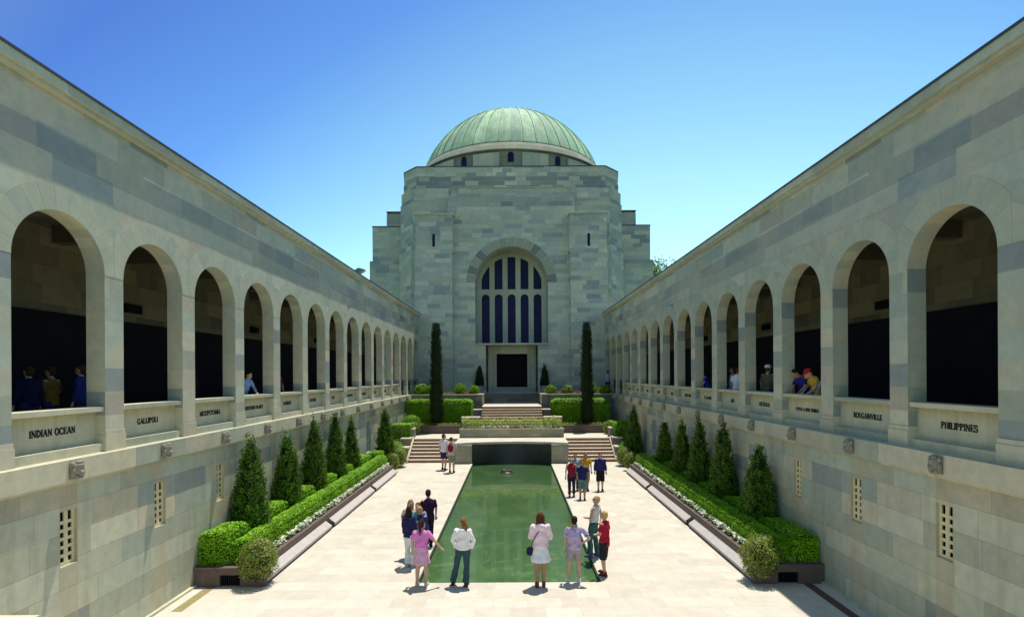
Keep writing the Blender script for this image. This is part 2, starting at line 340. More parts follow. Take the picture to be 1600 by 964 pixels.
# ------------------------------------------------------------------ arcades
PITCH = 2.21; C0 = 8.55; RR = .88; ZS = 6.65; ZT = 9.38; ZB = 3.46
NB0, NB1 = -2, 14
NAMES = {-1: ['INDIAN OCEAN', 'GALLIPOLI', 'MESOPOTAMIA', 'NORTHERN FRANCE', 'FLANDERS', 'PALESTINE', 'SINAI', 'SOUTH AFRICA', 'DARDANELLES', 'EGYPT', 'RABAUL', 'SUDAN'],
         1: ['PHILIPPINES', 'BOUGAINVILLE', 'PAPUA & NEW GUINEA', 'AUSTRALIA', 'ASIA', 'EL ALAMEIN', 'NORTH AFRICA', 'SYRIA', 'GREECE', 'CRETE', 'LIBYA', 'TOBRUK']}
tw, tk = .095, .22
def arc(cx, cy, rx, ry, a0, a1, n=10): return [(cx + rx * math.cos(R(a0 + (a1 - a0) * i / n)), cy + ry * math.sin(R(a0 + (a1 - a0) * i / n))) for i in range(n + 1)]
def V_(x, a=0, b=1): return ([(x, a), (x, b)], tk)
def S_(x, y, w=.3): return ([(x - w / 2, y), (x + w / 2, y)], tw)
G = {
 'I': (.34, [V_(.17), S_(.17, .03), S_(.17, .97)]),
 'L': (.66, [V_(.17), S_(.17, .97), ([(.03, .03), (.62, .03)], tw), ([(.6, 0), (.6, .28)], tw)]),
 'E': (.68, [V_(.17), ([(.03, .03), (.64, .03)], tw), ([(.03, .97), (.62, .97)], tw), ([(.17, .5), (.48, .5)], tw), ([(.62, 0), (.62, .27)], tw), ([(.60, 1), (.60, .75)], tw), ([(.48, .38), (.48, .62)], tw)]),
 'F': (.64, [V_(.17), S_(.17, .03), ([(.03, .97), (.60, .97)], tw), ([(.17, .5), (.48, .5)], tw), ([(.58, 1), (.58, .75)], tw), ([(.48, .38), (.48, .62)], tw)]),
 'H': (.82, [V_(.17), V_(.65), S_(.17, .03), S_(.17, .97), S_(.65, .03), S_(.65, .97), ([(.17, .5), (.65, .5)], tw)]),
 'N': (.82, [([(.15, 0), (.15, 1)], tw), ([(.67, 0), (.67, 1)], tw), ([(.15, .97), (.67, .05)], tk), S_(.15, .03, .26), S_(.12, .97, .22), S_(.67, .97, .26)]),
 'M': (1.0, [([(.15, 0), (.15, 1)], tw), V_(.83), ([(.15, .97), (.48, .05)], tk), ([(.48, .05), (.83, .97)], tw), S_(.15, .03, .26), S_(.83, .03), S_(.13, .97, .22), S_(.86, .97, .24)]),
 'A': (.80, [([(.12, .0), (.40, 1)], tw), ([(.40, 1), (.68, 0)], tk), ([(.2, .33), (.6, .33)], tw), S_(.12, .03, .24), S_(.68, .03, .28)]),
 'V': (.80, [([(.12, 1), (.42, 0)], tk), ([(.42, 0), (.68, 1)], tw), S_(.12, .97, .28), S_(.68, .97, .24)]),
 'W': (1.05, [([(.12, 1), (.34, 0)], tk), ([(.34, 0), (.54, .95)], tw), ([(.54, .95), (.74, 0)], tk), ([(.74, 0), (.94, 1)], tw), S_(.12, .97, .26), S_(.94, .97, .22)]),
 'Y': (.76, [V_(.38, 0, .45), ([(.12, 1), (.38, .42)], tk), ([(.38, .42), (.66, 1)], tw), S_(.38, .03), S_(.12, .97, .26), S_(.66, .97, .22)]),
 'T': (.72, [V_(.36), S_(.36, .03), ([(.05, .97), (.67, .97)], tw), ([(.06, 1), (.06, .74)], tw), ([(.66, 1), (.66, .74)], tw)]),
 'U': (.80, [([(.17, 1), (.17, .3)], tk), (arc(.4, .3, .23, .27, 180, 360), .1), ([(.63, .3), (.63, 1)], tw), S_(.17, .97), S_(.63, .97, .24)]),
 'O': (.84, [(arc(.42, .5, .31, .47, 60, 300), .14), (arc(.42, .5, .31, .47, -60, 60), .14)]),
 'C': (.76, [(arc(.42, .5, .31, .47, 50, 310), .14), ([(.64, .95), (.64, .68)], tw), ([(.64, .05), (.64, .25)], tw)]),
 'G': (.82, [(arc(.42, .5, .31, .47, 50, 310), .14), ([(.64, .95), (.64, .68)], tw), ([(.64, .0), (.64, .42)], .14), S_(.64, .42, .26)]),
 'D': (.80, [V_(.17), S_(.14, .03, .24), S_(.14, .97, .24), (arc(.22, .5, .47, .47, -90, 90), .12)]),
 'P': (.72, [V_(.17), S_(.17, .03), S_(.12, .97, .2), (arc(.2, .73, .40, .24, -90, 90), .11)]),
 'B': (.74, [V_(.17), S_(.12, .03, .2), S_(.12, .97, .2), (arc(.2, .75, .36, .22, -90, 90), .11), (arc(.2, .27, .42, .24, -90, 90), .11)]),
 'R': (.80, [V_(.17), S_(.17, .03), S_(.12, .97, .2), (arc(.2, .73, .38, .24, -90, 90), .11), ([(.36, .5), (.68, .0)], .14), S_(.70, .03, .16)]),
 'S': (.66, [(arc(.33, .74, .22, .23, 30, 270), .11), (arc(.33, .26, .24, .24, 90, -150), .11), ([(.56, .95), (.56, .7)], tw), ([(.09, .05), (.09, .3)], tw)]),
 'K': (.80, [V_(.17), S_(.17, .03), S_(.17, .97), ([(.2, .42), (.64, .97)], tw), ([(.34, .55), (.66, .03)], tk), S_(.68, .03, .2)]),
 'Z': (.70, [([(.08, .97), (.62, .97)], tw), ([(.60, .97), (.1, .03)], tk), ([(.08, .03), (.62, .03)], tw)]),
 '&': (.84, [(arc(.38, .76, .16, .2, -60, 240), .09), ([(.28, .62), (.72, .02)], .13), (arc(.34, .26, .25, .24, 110, 330), .1), ([(.55, .14), (.74, .46)], tw)]),
 ' ': (.42, []),
}
def text_mb(txt, h, to_world, depth=.008):
    mb = MB(); wtot = sum(G[c][0] for c in txt) * h * .93; u = -wtot / 2
    for ch in txt:
        wd, st = G[ch]
        for pts, wi in st:
            for (p, q) in zip(pts[:-1], pts[1:]):
                d = Vector((q[0] - p[0], q[1] - p[1])); L = d.length
                if L < 1e-6: continue
                d /= L; s = Vector((-d.y, d.x)) * (wi if wi in (tw, tk) else wi + .05) / 2; e = d * (.02 if len(pts) > 2 else 0)
                cs = [Vector(p) - s - e, Vector(q) - s + e, Vector(q) + s + e, Vector(p) + s - e]
                f = [to_world(u + c.x * h * .93, c.y * h, depth) for c in cs]; b = [to_world(u + c.x * h * .93, c.y * h, 0) for c in cs]
                mb.loft([b, f])
        u += wd * h * .93
    return mb

def lion(s):
    """carved head corbel, origin on the band face, facing +X*(-s)"""
    mb = MB(); d = -s
    mb.box(0, d * .05, -.13, .13, -.15, .15)
    mb.ell((d * .09, 0, .02), (.11, .12, .13)); mb.ell((d * .17, 0, -.05), (.075, .06, .055)); mb.ell((d * .15, 0, .075), (.06, .085, .04))
    for k in (-1, 1):
        mb.ell((d * .13, k * .055, .02), (.05, .035, .04)); mb.ell((d * .07, k * .115, .10), (.05, .035, .045)); mb.ell((d * .08, k * .115, -.03), (.06, .04, .08)); mb.ell((d * .1, k * .06, -.11), (.06, .05, .05))
    mb.ell((d * .11, 0, .13), (.07, .07, .035)); mb.ell((d * .15, 0, -.12), (.06, .045, .035))
    return mb
M['lion'] = plain('carved_corbel_stone', (.27, .25, .19), .9, .35, 14, bump=.5)

for s in (-1, 1):
    side = 'left' if s < 0 else 'right'
    root = empty('arcade_wall', (s * 7.3, 8, 0), label='long stone arcade of round arches over the %s side of the courtyard, %s' % (side, 'first panel lettered INDIAN OCEAN' if s < 0 else 'first panel lettered PHILIPPINES'), cat='arcade', group='arcaded wings flanking the court')
    def P_(x, y, z): return (x - s * 7.3, y - 8, z)
    def BX(mb, x0, x1, y0, y1, z0, z1, mi=0): mb.box(s * x0 - s * 7.3, s * x1 - s * 7.3, y0 - 8, y1 - 8, z0, z1, mi)
    YS = C0 + NB0 * PITCH - PITCH / 2; YE = 40.6
    # upper wall with arches
    mb = MB(); NA = 28
    XF, XB = s * 7.3, s * 7.64
    for nb in range(NB0, NB1 + 1):
        c = C0 + nb * PITCH; l = c - PITCH / 2; r_ = min(c + PITCH / 2, YE)
        zb = ZB if nb < 12 else 3.40
        ap = [(c - RR * math.cos(math.pi * i / NA), ZS + RR * math.sin(math.pi * i / NA)) for i in range(NA + 1)]
        for X in (XF, XB):
            mb.face([P_(X, l, zb), P_(X, c - RR, zb), P_(X, c - RR, ZS), P_(X, l, ZS)]); mb.face([P_(X, l, ZS), P_(X, c - RR, ZS), P_(X, c - RR, ZT), P_(X, l, ZT)])
            mb.face([P_(X, c + RR, zb), P_(X, r_, zb), P_(X, r_, ZS), P_(X, c + RR, ZS)]); mb.face([P_(X, c + RR, ZS), P_(X, r_, ZS), P_(X, r_, ZT), P_(X, c + RR, ZT)])
            for (a, b) in zip(ap[:-1], ap[1:]): mb.face([P_(X, *a), P_(X, *b), P_(X, b[0], ZT), P_(X, a[0], ZT)])
        zs = [zb] + [ZS]
        for Y in (c - RR, c + RR): mb.face([P_(XF, Y, zb), P_(XB, Y, zb), P_(XB, Y, ZS), P_(XF, Y, ZS)])
        for (a, b) in zip(ap[:-1], ap[1:]): mb.face([P_(XF, *a), P_(XF, *b), P_(XB, *b), P_(XB, *a)])
    mb.build('upper_wall', M['arc'], root)
    # per-bay parts: built once, then copied bay by bay
    XV = s * 7.296; proto = {}
    def bay(name, nb, make, mat):
        c = C0 + nb * PITCH
        if name not in proto: o = make().build(name, mat, root); proto[name] = o
        else: o = copy_part(proto[name], root)
        o.location = (0, c - 8, 0)
    def ring_mb():
        mb = MB(); NV = 13; RO = RR + .42
        for k in range(NV):
            a0 = math.pi * k / NV + .0018; a1 = math.pi * (k + 1) / NV - .0018; pts = []
            for t in range(4): a = a0 + (a1 - a0) * t / 3; pts.append((-RR * 1.0005 * math.cos(a), ZS + RR * 1.0005 * math.sin(a)))
            for t in range(4):
                a = a1 - (a1 - a0) * t / 3; y = -RO * math.cos(a); z = ZS + RO * math.sin(a); lim = PITCH / 2 - .004; pts.append((max(-lim, min(lim, y)), z))
            mb.loft([[(XV - s * 7.3, *p) for p in pts], [(s * .001, *p) for p in pts]])
        return mb
    def LB(boxes):
        def f():
            mb = MB()
            for (x0, x1, y0, y1, z0, z1) in boxes: mb.box(s * (x0 - 7.3), s * (x1 - 7.3), y0, y1, z0, z1)
            return mb
        return f
    h = PITCH / 2 - RR; yo = -PITCH / 2
    for nb in range(NB0, NB1 + 1):
        bay('voussoir_ring', nb, ring_mb, M['vous'])
        bay('pier_base', nb, LB([(7.272, 7.70, yo - h - .018, yo + h + .018, ZB, 3.75), (7.285, 7.68, yo - h - .010, yo + h + .010, 3.751, 3.83)]), M['trim'])
        if nb < 12:
            bay('parapet_panel', nb, LB([(7.47, 7.62, -RR + .002, RR - .002, ZB, 4.185)]), M['cream'])
            bay('parapet_ledge', nb, LB([(7.33, 7.469, -RR + .02, RR - .02, ZB, 3.61)]), M['trim'])
            bay('parapet_sill', nb, LB([(7.325, 7.69, -RR + .001, RR - .001, 4.187, 4.27)]), M['trim'])
        bay('ceiling_beam', nb, LB([(7.64, 10.3, yo - .14, yo + .14, 7.85, 8.25)]), M['ceil'])
        if nb > 11: bay('iron_railing', nb, LB([(7.50, 7.52, -RR + 1.76 * k / 14 - .012, -RR + 1.76 * k / 14 + .012, 3.4, 4.35) for k in range(15)] + [(7.495, 7.525, -RR, RR, 4.35, 4.40), (7.495, 7.525, -RR, RR, 3.45, 3.5)]), M['lead'])
        if nb in (2, 5, 8): bay('wall_plaque', nb, LB([(10.22, 10.3, .9, 1.5, 6.55, 6.78)]), M['dark'])
    # cornice
    mb = MB(); BX(mb, 7.13, 11.2, YS, YE, 9.44, 9.60); BX(mb, 7.19, 7.8, YS, YE, 9.38, 9.44); mb.build('cornice', M['trim'], root)
    mb = MB(); BX(mb, 7.10, 11.25, YS, YE - .01, 9.60, 9.635); mb.build('roof_flashing', M['lead'], root)
    # string band
    mb = MB(); BX(mb, 7.12, 7.9, YS, 36.7, 3.10, ZB - .001); BX(mb, 7.16, 7.9, YS, 36.7, 3.055, 3.10); mb.build('string_course', M['trim'], root)
    # lower wall with window holes
    mb = MB(); holes = []
    for nb in list(range(NB0, 3)) + [4, 6]: c = C0 + nb * PITCH; holes.append((c - .165, c + .165, 1.72, 2.62))
    c8 = C0 + 8 * PITCH; holes.append((c8 - .42, c8 + .42, .95, 2.5))
    for d in (-.12, .12): holes.append((c8 + d - .06, c8 + d + .06, 2.72, 2.86))
    holed(mb, YS, 37.5, -.02, 3.06, holes, lambda a, z, d: P_(s * (7.22 + d), a, z), .14)
    mb.build('lower_wall', M['low'], root)
    mb = MB(); BX(mb, 7.14, 7.22, YS, 28, 0, .05); mb.build('wall_plinth', M['trim'], root)
    # grilles
    for (a, b, z0, z1) in holes[:-3]:
        gp = empty('window', (0, (a + b) / 2 - 8, z0)); gp.parent = root
        g = MB(); hh = []; wd = (b - a)
        for i in (0, 1):
            for k in range(6):
                cy = (-.25 + .5 * i) * wd * .92; z = .06 + k * .135
                hh.append((cy - .038, cy + .038, z, z + (.082 if k < 5 else .15)))
        holed(g, -wd / 2, wd / 2, 0, .9, hh, lambda a_, z_, d: (s * (.05 + d), a_, z_), .02)
        # plane sits 4 cm inside the reveal
        og = g.build('window_grille', M['grille'], gp); og.location = (s * (7.22 - 7.3), 0, 0)
        g = MB(); g.box(s * .125, s * .138, -wd / 2, wd / 2, 0, .9); oq = g.build('window_void', M['dark'], gp); oq.location = (s * (7.22 - 7.3), 0, 0)
    gp = empty('tall_window', (s * -.08, c8 - 8, .95)); gp.parent = root
    g = MB(); g.box(s * .12, s * .135, -.42, .42, 0, 1.55); g.build('window_glass', M['glass'], gp)
    g = MB()
    for k in range(5): y = -.41 + .205 * k; g.box(s * .07, s * .118, y - .016, y + .016, 0, 1.55)
    for k in range(7): z = .01 + .255 * k; g.box(s * .08, s * .115, -.42, .42, z, z + .022)
    g.build('glazing_bars', plain('pale_blue_paint', (.35, .42, .45), .6), gp)
    # corbels
    base = None
    for nb in range(NB0, 13):
        y = C0 + nb * PITCH - 8
        if base is None:
            base = lion(s).build('lion_head', M['lion'], root, smooth=True); base.location = (s * (7.12 - 7.3), y, 3.285); base.scale = (.68, .80, .95)
        else: copy_part(base, root, (s * (7.12 - 7.3), y, 3.285))
    # lettering
    for nb, t in enumerate(NAMES[s]):
        c = C0 + nb * PITCH
        f = (lambda u, v, d: (s * (7.47 - d) - s * 7.3, c - 8 - s * u, 3.85 + v))
        hgt = .112 if len(t) < 14 else (.10 if len(t) < 17 else .084)
        text_mb(t, hgt, f).build('lettering', M['letter'], root)
    # gallery: floor, back wall, ceiling, beams, bronze roll
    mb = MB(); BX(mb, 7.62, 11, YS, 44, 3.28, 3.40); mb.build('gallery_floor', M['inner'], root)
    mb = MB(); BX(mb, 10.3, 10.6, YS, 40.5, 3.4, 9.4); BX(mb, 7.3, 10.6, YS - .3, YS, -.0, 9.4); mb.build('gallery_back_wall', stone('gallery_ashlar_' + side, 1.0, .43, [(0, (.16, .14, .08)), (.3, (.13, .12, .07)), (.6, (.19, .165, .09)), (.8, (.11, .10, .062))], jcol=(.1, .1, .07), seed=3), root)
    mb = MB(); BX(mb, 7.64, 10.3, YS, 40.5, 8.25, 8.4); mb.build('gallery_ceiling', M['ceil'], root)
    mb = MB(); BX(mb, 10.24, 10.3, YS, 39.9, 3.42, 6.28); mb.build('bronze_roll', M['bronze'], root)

# near end block beside the left wall
mb = MB(); mb.box(-7.2, -6.38, 4.6, 7.0, 0, 1.5); mb.box(-7.2, -6.33, 4.55, 7.05, 1.5, 1.58)
tag(mb.build('stone_block', M['trim']), 'low stone block with a flat cap against the left wall at the near corner', 'stone block')

# ------------------------------------------------------------------ domed hall
hall = empty('domed_hall', (0, 43, 0), label='tall stepped stone hall with green copper dome and great arched window', cat='building')
def hb(*a, **k): return a
def HB(mb, x0, x1, y0, y1, z0, z1, mi=0): mb.box(x0, x1, y0 - 43, y1 - 43, z0, z1, mi)
def prism(mb, poly, z0, z1, top=None):
    p0 = [(x, y - 43, z0) for x, y in poly]; p1 = [(x, y - 43, z1) for x, y in (top or poly)]; mb.loft([p0, p1])
def octo(g=0.0): return [(-7.8 - g, 43 - g), (7.8 + g, 43 - g), (9.12 + g, 44.3 - g * .4), (10.75, 53), (9.12, 62), (7.8, 63), (-7.8, 63), (-9.12, 62), (-10.75, 53), (-9.12 - g, 44.3 - g * .4)]
mb = MB()
prism(mb, octo(0), 21.0, 22.06); prism(mb, octo(.04), 20.2, 21.0); prism(mb, octo(.22), 19.2, 20.2); prism(mb, octo(.30), 15.5, 19.2)
for k in (-1, 1): prism(mb, [(k * x, y) for x, y in [(-8.22, 42.58), (-5.0, 42.58), (-5.0, 45.2), (-.0, 45.2), (0, 62), (-9.12, 62), (-10.75, 53), (-9.54, 44.13)]], 2.8, 15.5)
mb.build('tower', M['hall'], hall)
mb = MB(); HB(mb, -5.0, 5.0, 45.2, 45.4, 2.8, 15.5); mb.build('inner_wall', M['dark'], hall)
mb = MB(); c_ = octo(.03); prism(mb, [(x * 1.002, y) for x, y in c_], 22.06, 22.13); mb.build('tower_coping', M['lead'], hall)
# central plane with the arched recess
mb = MB(); YF = 41.6; YR = 43.75; WR = 2.92; ZSP = 12.2; ZW0 = 7.37
def fh(x, z, y=YF): return (x, y - 43, z)
NA = 40; ap = [(-WR * math.cos(math.pi * i / NA), ZSP + WR * math.sin(math.pi * i / NA)) for i in range(NA + 1)]
XO = 5.08; ZT2 = 19.25
mb.face([fh(-XO, ZW0), fh(-WR, ZW0), fh(-WR, ZSP), fh(-XO, ZSP)]); mb.face([fh(WR, ZW0), fh(XO, ZW0), fh(XO, ZSP), fh(WR, ZSP)])
mb.face([fh(-XO, ZSP), fh(-WR, ZSP), fh(-WR, ZT2), fh(-XO, ZT2)]); mb.face([fh(WR, ZSP), fh(XO, ZSP), fh(XO, ZT2), fh(WR, ZT2)])
for (a, b) in zip(ap[:-1], ap[1:]): mb.face([fh(*a), fh(*b), fh(b[0], ZT2), fh(a[0], ZT2)]); mb.face([fh(*a), fh(*b), fh(b[0], b[1], YR), fh(a[0], a[1], YR)])
mb.face([fh(-WR, ZW0), fh(-WR, ZW0, YR), fh(-WR, ZSP, YR), fh(-WR, ZSP)]); mb.face([fh(WR, ZW0), fh(WR, ZW0, YR), fh(WR, ZSP, YR), fh(WR, ZSP)])
mb.face([fh(-XO, ZT2), fh(XO, ZT2), fh(XO, ZT2, 43), fh(-XO, ZT2, 43)])
for k in (-1, 1): mb.face([fh(k * XO, 3, YF), fh(k * XO, ZT2, YF), fh(k * XO, ZT2, 43), fh(k * XO, 3, 43)])
HB(mb, -4.84, 4.84, 41.72, 43, 19.25, 19.86)
# below the window ledge
HB(mb, -XO, -2.1, YF, 43.2, 3.0, ZW0); HB(mb, 2.1, XO, YF, 43.2, 3.0, ZW0)
mb.build('front_wall', M['hall'], hall)
mb = MB(); HB(mb, -2.95, 2.95, 41.5, 44.2, 7.22, 7.37); mb.build('window_ledge', M['trim'], hall)
mb = MB(); HB(mb, -4.9, 4.9, 41.66, 43, 19.862, 19.93); mb.build('wall_coping', M['trim'], hall)
mb = MB()
for k in range(15):
    a0 = math.pi * k / 15 + .008; a1 = math.pi * (k + 1) / 15 - .008; RO = WR + .72
    pts = [(-WR * 1.001 * math.cos(a0 + (a1 - a0) * t / 3), ZSP + WR * 1.001 * math.sin(a0 + (a1 - a0) * t / 3)) for t in range(4)] + [(-RO * math.cos(a1 - (a1 - a0) * t / 3), ZSP + RO * math.sin(a1 - (a1 - a0) * t / 3)) for t in range(4)]
    mb.loft([[fh(x, z, YF - .012) for x, z in pts], [fh(x, z, YF + .002) for x, z in pts]])
mb.build('voussoir_ring', M['vous2'], hall)
# window: stone tracery plate with light openings, glass behind
win = empty('arched_window', (0, YR - 43, ZW0)); win.parent = hall
mb = MB(); CW = .335; CP = 1.095
def fw(x, z, d=0): return (x, d, z - ZW0)
zt1 = 11.62; zr = zt1 - CW            # lower lights: round-headed
Rg = 2.62; zc = 12.15                 # upper lights under the great arc
xs = [-2.92]
for k in range(5): xs += [(k - 2) * CP - CW, (k - 2) * CP + CW]
xs += [2.92]
ZTOP = 15.2
def gtop(x): return zc + math.sqrt(max(Rg * Rg - x * x, 0.0001))
for k in range(6): x0, x1 = xs[2 * k], xs[2 * k + 1]; mb.face([fw(x0, ZW0), fw(x1, ZW0), fw(x1, ZTOP), fw(x0, ZTOP)])
for k in range(5):
    c = (k - 2) * CP; n_ = 12
    aa = [(c - CW * math.cos(math.pi * i / n_), zr + CW * math.sin(math.pi * i / n_)) for i in range(n_ + 1)]
    for (a, b) in zip(aa[:-1], aa[1:]):
        mb.face([fw(*a), fw(*b), fw(b[0], zc - .12), fw(a[0], zc - .12)]); mb.face([fw(*a), fw(*b), fw(*b, .16), fw(*a, .16)])
        zta, ztb = max(gtop(a[0]), zc - .1), max(gtop(b[0]), zc - .1)
        mb.face([fw(a[0], zta), fw(b[0], ztb), fw(b[0], ZTOP), fw(a[0], ZTOP)]); mb.face([fw(a[0], zta), fw(b[0], ztb), fw(b[0], ztb, .16), fw(a[0], zta, .16)])
    mb.face([fw(c - CW, zc - .12), fw(c + CW, zc - .12), fw(c + CW, zc - .12, .16), fw(c - CW, zc - .12, .16)])
    for e in (-1, 1):
        mb.face([fw(c + e * CW, ZW0), fw(c + e * CW, zr), fw(c + e * CW, zr, .16), fw(c + e * CW, ZW0, .16)])
        mb.face([fw(c + e * CW, zc - .12), fw(c + e * CW, gtop(c + e * CW)), fw(c + e * CW, gtop(c + e * CW), .16), fw(c + e * CW, zc - .12, .16)])
mb.build('tracery', M['tracery'], win)
for k in range(5):
    c = (k - 2) * CP; g = MB(); g.face([fw(c - CW, ZW0, .15), fw(c + CW, ZW0, .15), fw(c + CW, 15.1, .15), fw(c - CW, 15.1, .15)]); g.build('window_pane', M['glass'], win)
# entrance
mb = MB(); HB(mb, -2.1, 2.1, 43.6, 43.9, 3.0, 7.22); mb.build('entrance_back_wall', M['hall'], hall)
mb = MB(); HB(mb, -1.42, -1.27, 42.5, 43.6, 3.4, 7.2); HB(mb, 1.27, 1.42, 42.5, 43.6, 3.4, 7.2); HB(mb, -1.27, 1.27, 42.5, 43.6, 6.55, 7.2)
HB(mb, -1.95, -1.42, 42.7, 43.6, 3.4, 7.2); HB(mb, 1.42, 1.95, 42.7, 43.6, 3.4, 7.2); mb.build('door_surround', M['trim'], hall)
mb = MB(); HB(mb, -1.27, 1.27, 43.2, 43.62, 3.8, 6.55); mb.build('doorway', M['dark'], hall)
mb = MB()
for k in range(3): HB(mb, -1.9 + .25 * k, 1.9 - .25 * k, 41.9 + .28 * k, 43.3, 3.4 + .14 * k, 3.54 + .14 * k)
mb.build('door_steps', plain('shaded_step_stone', (.30, .30, .27), .85), hall)
# buttress towers and outer wings, each side a part of its own
for k in (-1, 1):
    mb = MB()
    HB(mb, k * 4.6, k * 7.55, 40.9, 43, 14.6, 17.45); HB(mb, k * 4.55, k * 7.62, 40.84, 43, 14.5, 14.6); HB(mb, k * 4.66, k * 7.62, 40.86, 43, 3, 14.5)
    HB(mb, k * 4.52, k * 7.64, 40.82, 43, 17.45, 17.56, 1); bt = mb.build('buttress', [M['hall'], M['trim']], hall)
    mb = MB(); HB(mb, k * 6.12 - .10, k * 6.12 + .10, 40.88, 40.91, 14.95, 15.95); mb.build('slit_window', M['glass'], bt)
    mb = MB()
    HB(mb, k * 8.5, k * 12.05, 45, 60, 14.7, 17.7); HB(mb, k * 8.5, k * 12.25, 44.8, 60, 0, 14.7); HB(mb, k * 8.5, k * 11.1, 46.2, 59, 17.7, 19.2); HB(mb, k * 8.5, k * 10.9, 46.4, 59, 19.2, 19.35)
    HB(mb, k * 7.3, k * 9.6, 40.62, 46, 0, 9.5); wg = mb.build('side_wing', M['hall'], hall)
    mb = MB(); HB(mb, k * 8.5, k * 12.08, 44.97, 60, 17.7, 17.78); mb.build('wing_coping', M['lead'], wg)
    mb = MB(); HB(mb, k * 8.5, k * 11.13, 46.17, 59, 19.35, 19.42); mb.build('wing_coping', M['lead'], wg)
# drum
mb = MB(); DC = 53 - 43
prof = [(9.3, 22.0), (9.3, 23.7), (9.55, 23.72), (9.55, 23.80), (9.25, 24.25), (8.9, 24.66)]
mb.lathe([(r, z) for r, z in prof], (0, DC), 96)
mb.build('drum', stone('drum_stone', 1.1, .45, PAL[:5], seed=12, joint=.01, jcol=(.3, .3, .24), gain=.58), hall)
nw = 14; db = None
for k in range(nw):           # raised blocks between the little windows
    hw = 2 * math.pi / nw * .27
    if db is None:
        mb = MB(); rings = []
        for z, r0 in ((22.0, 9.52), (23.52, 9.50), (23.56, 9.2)): rings.append([(-r0 * math.sin(hw), -r0 * math.cos(hw), z), (0, -r0, z), (r0 * math.sin(hw), -r0 * math.cos(hw), z), (8.9 * math.sin(hw), -8.9 * math.cos(hw), z), (-8.9 * math.sin(hw), -8.9 * math.cos(hw), z)])
        mb.loft(rings); q = db = mb.build('drum_block', M['trim'], hall)
    else: q = copy_part(db, hall)
    q.location = (0, DC, 0); q.rotation_euler = (0, 0, 2 * math.pi * (k + .5) / nw)
dg = None
for k in range(nw):
    a = 2 * math.pi * k / nw; g = MB(); hw = .25
    if dg is None:
        pts = [(-hw, 22.75), (hw, 22.75), (hw, 23.35)] + [(hw * math.cos(R(t)), 23.35 + hw * math.sin(R(t))) for t in (30, 60, 90, 120, 150)] + [(-hw, 23.35)]
        g.loft([[(x, -9.34, z) for x, z in pts], [(x, -9.1, z) for x, z in pts]]); dg = g.build('drum_window', M['glass'], hall); q = dg
    else: q = copy_part(dg, hall)
    q.location = (0, DC, 0); q.rotation_euler = (0, 0, a)
# copper dome with standing seams
Rs = 9.3; zcS = 21.6; mb = MB(); th0 = math.asin(8.75 / Rs)
prof = [(8.80, 24.66), (8.80, 24.74)] + [(Rs * math.sin(th0 * (1 - i / 60)), zcS + Rs * math.cos(th0 * (1 - i / 60))) for i in range(60)] + [(.05, zcS + Rs)]
mb.lathe(prof, (0, DC), 192)
for k in range(48):
    a = 2 * math.pi * k / 48; rings = []
    for i in range(0, 21):
        t = th0 * (1 - i / 22); r0 = Rs * math.sin(t); zz = zcS + Rs * math.cos(t); nrm = Vector((math.sin(t), math.cos(t)))
        hw = .05
        def pp(dx, dr):
            rr = r0 + nrm.x * dr; return (rr * math.sin(a) + dx * math.cos(a), DC - rr * math.cos(a) + dx * math.sin(a), zz + nrm.y * dr)
        rings.append([pp(-hw, -.02), pp(-hw * .7, .085), pp(hw * .7, .085), pp(hw, -.02)])
    mb.loft(rings)
mb.build('dome', M['copper'], hall, smooth=False)
mb = MB(); mb.lathe([(1.35, zcS + Rs - .09), (1.35, zcS + Rs + .10), (1.0, zcS + Rs + .20), (.1, zcS + Rs + .26)], (0, DC), 32)
mb.lathe([(8.90, 24.60), (8.92, 24.70), (8.82, 24.75), (8.5, 24.75)], (0, DC), 96); mb.build('dome_trim', plain('dark_copper', (.06, .09, .08), .6), hall)
# security camera
mb = MB(); mb.box(7.3, 7.36, 40.55, 40.9, 16.9, 16.96); mb.ell((7.33, 40.5, 16.85), (.1, .1, .12)); mb.box(7.2, 7.46, 40.42, 40.6, 16.93, 16.99)
tag(mb.build('security_camera', plain('white_paint', (.7, .7, .68), .5)), 'small white security camera high on the right hand buttress', 'camera')
# ------------------------------------------------------------------ terraces and stairs
M['dkstone'] = stone('dark_planter_stone', .9, .3, [(0, (.17, .15, .12)), (.4, (.14, .125, .10)), (.7, (.20, .175, .14))], joint=.005, jcol=(.08, .07, .06), seed=21, stain=.3)
M['greystone'] = stone('pool_block_stone', .8, .45, [(0, (.24, .235, .17)), (.5, (.22, .215, .16)), (.8, (.26, .25, .18))], joint=.005, jcol=(.12, .11, .08), seed=23, stain=.4)
M['capst'] = plain('pale_coping_stone', (.50, .44, .34), .85, .12, 5)
mb = MB(); mb.box(-7.25, 7.25, 30.45, 33.1, .0, 1.1); tag(mb.build('lower_terrace', M['pave']), kind='structure')
mb = MB(); mb.box(-7.25, -2.02, 33.1, 37.0, 0, 1.5); mb.box(2.02, 7.25, 33.1, 37.0, 0, 1.5); tag(mb.build('garden_soil_bed', M['soil']), kind='structure')
mb = MB(); mb.box(-2.02, 2.02, 35.1, 39.7, 0, 2.7); tag(mb.build('upper_terrace', M['pave']), kind='structure')
mb = MB(); mb.box(-9, -2.3, 37.25, 40.7, 0, 3.38); mb.box(2.3, 9, 37.25, 40.7, 0, 3.38); tag(mb.build('upper_soil_bed', M['soil']), kind='structure')
mb = MB(); mb.box(-5.0, 5.0, 40.7, 43.6, 0, 3.4); mb.box(-9, -5, 40.7, 42, 0, 3.4); mb.box(5, 9, 40.7, 42, 0, 3.4); tag(mb.build('forecourt_pavement', M['pave']), kind='structure')
